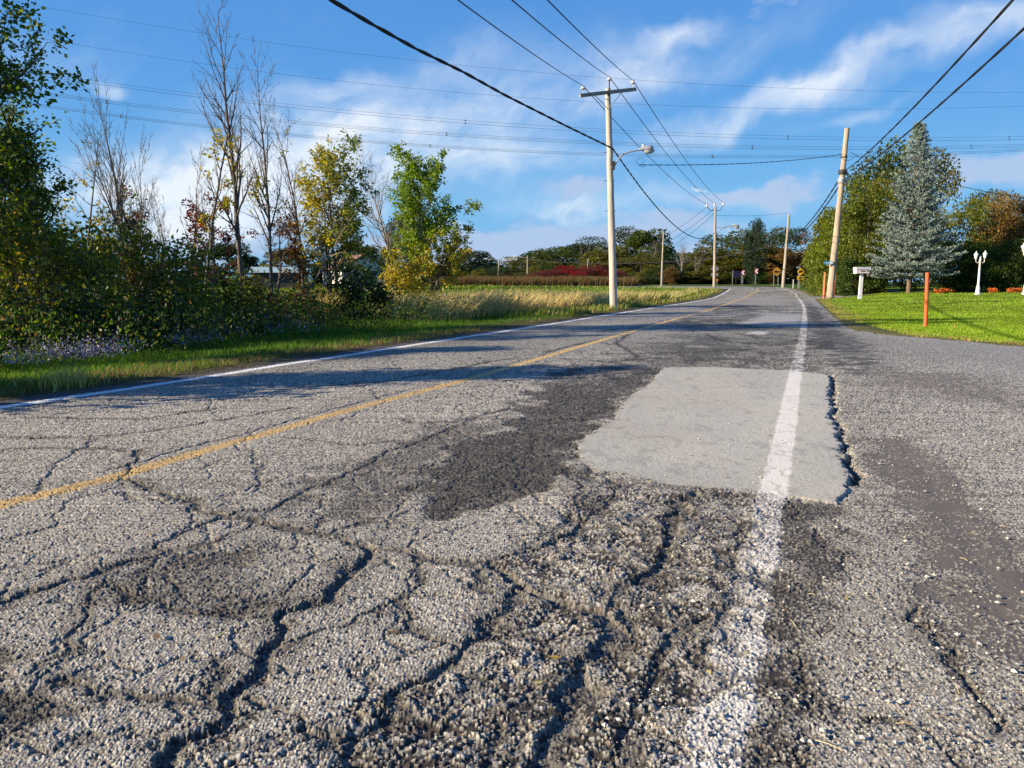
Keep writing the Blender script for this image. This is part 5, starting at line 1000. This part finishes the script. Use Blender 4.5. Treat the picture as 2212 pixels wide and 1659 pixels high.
# mailbox
Ym = 47; a = at(1857.5, 637, Ym); a.z = gz(a.x, Ym); k = Ym/F; root = empty('mailbox', a, 'white mailbox with a silver lid on a white post by the lawn', 'mailbox'); zt = lambda y: at(1857, y, Ym).z-a.z
MB().prism([(-.10, -.2), (.10, -.2), (.13, zt(590)), (-.05, zt(590))], -.06, .06, (0, 0, 0), (1, 0, 0), (0, 0, 1)).build('post', mWhite, root)
x0, x1 = -13*k, 15*k; bx = MB().box(((x0+x1)/2+.02, 0, (zt(590.5)+zt(582))/2), (x1-x0-.06, .42, zt(582)-zt(590.5))).build('box', mat('mailbox_panel', (.62, .52, .50), nscale=6, namt=.12), root)
MB().prism([(x0-.04, zt(582.5)), (x1+.05, zt(582.5)), (x1+.03, zt(576.5)), (x0-.03, zt(577))], -.24, .24, (0, 0, 0), (1, 0, 0), (0, 0, 1)).build('lid', mat('brushed_lid', (.55, .56, .56), metal=.2, rough=.45, nscale=5, namt=.25), root)
MB().box((x0+.02, -.0, (zt(590.5)+zt(582))/2), (.06, .44, zt(582)-zt(590.5)+.02)).build('edge_strip', mSW, root)
MB().prism([(-.16, zt(585.2)), (-.04, zt(584.3)), (.16, zt(585)), (.10, zt(586.4)), (-.12, zt(586.2))], -.01, .01, (0, -.225, 0), (1, 0, 0), (0, 0, 1)).build('emblem', mat('dark_red_print', (.16, .03, .03), nscale=10, namt=.1), bx)
MB().prism([(.26, zt(586.5)), (.33, zt(586.5)), (.34, zt(584.6)), (.29, zt(583.8)), (.25, zt(585))], -.01, .01, (0, -.226, 0), (1, 0, 0), (0, 0, 1)).build('emblem', mDark, bx)
# white garden lamps
def lantern(c, s, root, off):
    g = MB().lathe([(.02, 0), (.07*s, .03*s), (.085*s, .08*s), (.13*s, .30*s)], c, 8).build('lantern', mWhite, root, False, off=off)
    MB().lathe([(.15*s, .30*s), (.155*s, .33*s), (.08*s, .42*s), (.035*s, .46*s), (.04*s, .50*s), (.01, .56*s)], c, 8).build('lantern_roof', mWhite, g, False)
    return g
def garden_lamp(px, base, top, Y, label):
    a = at(px, base, Y); a.z = gz(a.x, Y); Ht = at(px, top, Y).z-a.z; root = empty('garden_lamp', a, label, 'garden lamp', 'white garden lamp posts'); s = Ht/2.55
    MB().lathe([(.16*s, 0), (.16*s, .06*s), (.12*s, .12*s), (.10*s, .42*s), (.075*s, .48*s), (.085*s, .52*s), (.06*s, .56*s), (.048*s, 1.9*s), (.07*s, 1.94*s), (.04*s, 2.05*s), (.06*s, 2.1*s), (.01, 2.2*s)], a, 14).build('post', mWhite, root, True, off=a)
    for sg, hh in ((-1, 1.98), (1, 2.02)):
        MB().tube([a+Vector((0, 0, 1.88*s)), a+Vector((sg*.14*s, 0, 1.78*s)), a+Vector((sg*.23*s, 0, 1.84*s)), a+Vector((sg*.25*s, 0, hh*s))], .022*s, 8).build('arm', mWhite, root, True, off=a)
        g = lantern(a+Vector((sg*.25*s, 0, hh*s)), s*.82, root, a); g.children[0].location = -Vector(a)+Vector((0, 0, 0))
    return root
garden_lamp(2112.5, 626, 538, 47, 'white two-lantern garden lamp post on the far side of the lawn'); garden_lamp(2216, 624, 518, 46, 'white garden lamp cut by the right edge of the photo')
# flower clumps
for i, (px, w, lab) in enumerate([(2036, 20, 'widest clump of orange flowers, right of the tall orange post'), (2144, 7, 'small orange flower clump between the garden lamps'), (2192, 17, 'orange flower clump near the right edge of the photo')]):
    rg = rs(700+i); c_ = at(px, 624, 50.5); n = int(w*34); P = np.stack([c_.x+rg.uniform(-1, 1, n)*w*50/F*.7, 50.5+rg.normal(0, .2, n), gz(c_.x, 50.5)+.06+rg.uniform(0, 1, n)*.24], -1); V, Fc = leafq(P, np.tile([0, -.2, .6], (n, 1)), .09, .8, rg)
    tag(mesh_np('orange_flowers', V, Fc, mPetal, cols=pick([(.62, .14, .02), (.5, .08, .02), (.06, .10, .02)], [3, 1, 1.5], n, rg)), lab, 'flower bed', 'orange flower clumps beyond the lawn')
# pale garden path
pa = H([(1900, 633.5), (2000, 629.5), (2100, 627), (2212, 624.5), (2330, 622)], TR); m = []
for (x, y) in pa: m += [(x, y-.35, gz(x, y-.35)+.05), (x, y+.35, gz(x, y+.35)+.05)]
o = mesh_np('garden_path', np.array(m), np.array([[2*i, 2*i+2, 2*i+3, 2*i+1] for i in range(len(pa)-1)]), mat('path_concrete', (.42, .38, .31), nscale=6, namt=.15, bump=.003)); o['kind'] = 'structure'
# houses beyond the left field
a = at(768, 612, 85); a.z = gz(a.x, 85); root = empty('house', a, 'white gabled house with a brown roof behind the thicket and the black-green bush', 'house', rz=-1.05)
mSid = mat('white_siding', (.62, .61, .58), nscale=10, namt=.08, bump=.004, bscale=30); mRoof = mat('brown_shingles', (.20, .11, .075), nscale=8, namt=.25); mWin = mat('window_glass', (.03, .035, .045), rough=.15, nscale=10, namt=.1)
w, d, e, r_ = 2.6, 3.5, 2.0, 3.35
MB().add([(-d, -w/1, 0), (d, -w, 0), (d, w, 0), (-d, w, 0), (-d, -w, e), (d, -w, e), (d, w, e), (-d, w, e), (-d, 0, r_), (d, 0, r_)], [(0, 1, 5, 4), (2, 3, 7, 6), (1, 2, 6, 9, 5), (3, 0, 4, 8, 7)]).build('wall', mSid, root)
rf = MB(); 
for s_ in (-1, 1): rf.add([(-d-.3, s_*(w+.35), e-.15), (d+.3, s_*(w+.35), e-.15), (d+.3, 0, r_+.06), (-d-.3, 0, r_+.06), (-d-.3, s_*(w+.35), e-.03), (d+.3, s_*(w+.35), e-.03), (d+.3, 0, r_+.2), (-d-.3, 0, r_+.2)], [(0, 1, 2, 3), (7, 6, 5, 4), (0, 4, 5, 1), (1, 5, 6, 2), (3, 7, 4, 0)])
rf.build('roof', mRoof, root)
for xx in (-2, .2, 2.2): wf = MB().box((xx, -w-.02, 1.15), (.8, .06, .9)).build('window', mSW, root); MB().box((xx, -w-.06, 1.15), (.66, .04, .76)).build('pane', mWin, wf)
wf = MB().box((d+.02, 0, 1.5), (.06, .9, 1.0)).build('window', mSW, root); MB().box((d+.06, 0, 1.5), (.04, .76, .86)).build('pane', mWin, wf)
MB().box((1.4, .6, r_+.2), (.5, .5, .9)).build('chimney', mat('brick', (.24, .09, .06), nscale=20, namt=.2), root)
a = at(596, 612, 80); a.z = gz(a.x, 80); root = empty('shed', a, 'low dark shed with a pale blue roof glimpsed through the thicket', 'shed', rz=.2)
MB().box((0, 0, .8), (4.4, 3, 1.6)).build('wall', mat('dark_boards', (.05, .045, .04), nscale=8, namt=.2), root); MB().add([(-2.4, -1.8, 1.55), (2.4, -1.8, 1.55), (2.4, 0, 2.15), (-2.4, 0, 2.15), (-2.4, 1.8, 1.55), (2.4, 1.8, 1.55)], [(0, 1, 2, 3), (3, 2, 5, 4)]).build('roof', mat('blue_roof_metal', (.28, .40, .44), nscale=8, namt=.1), root)
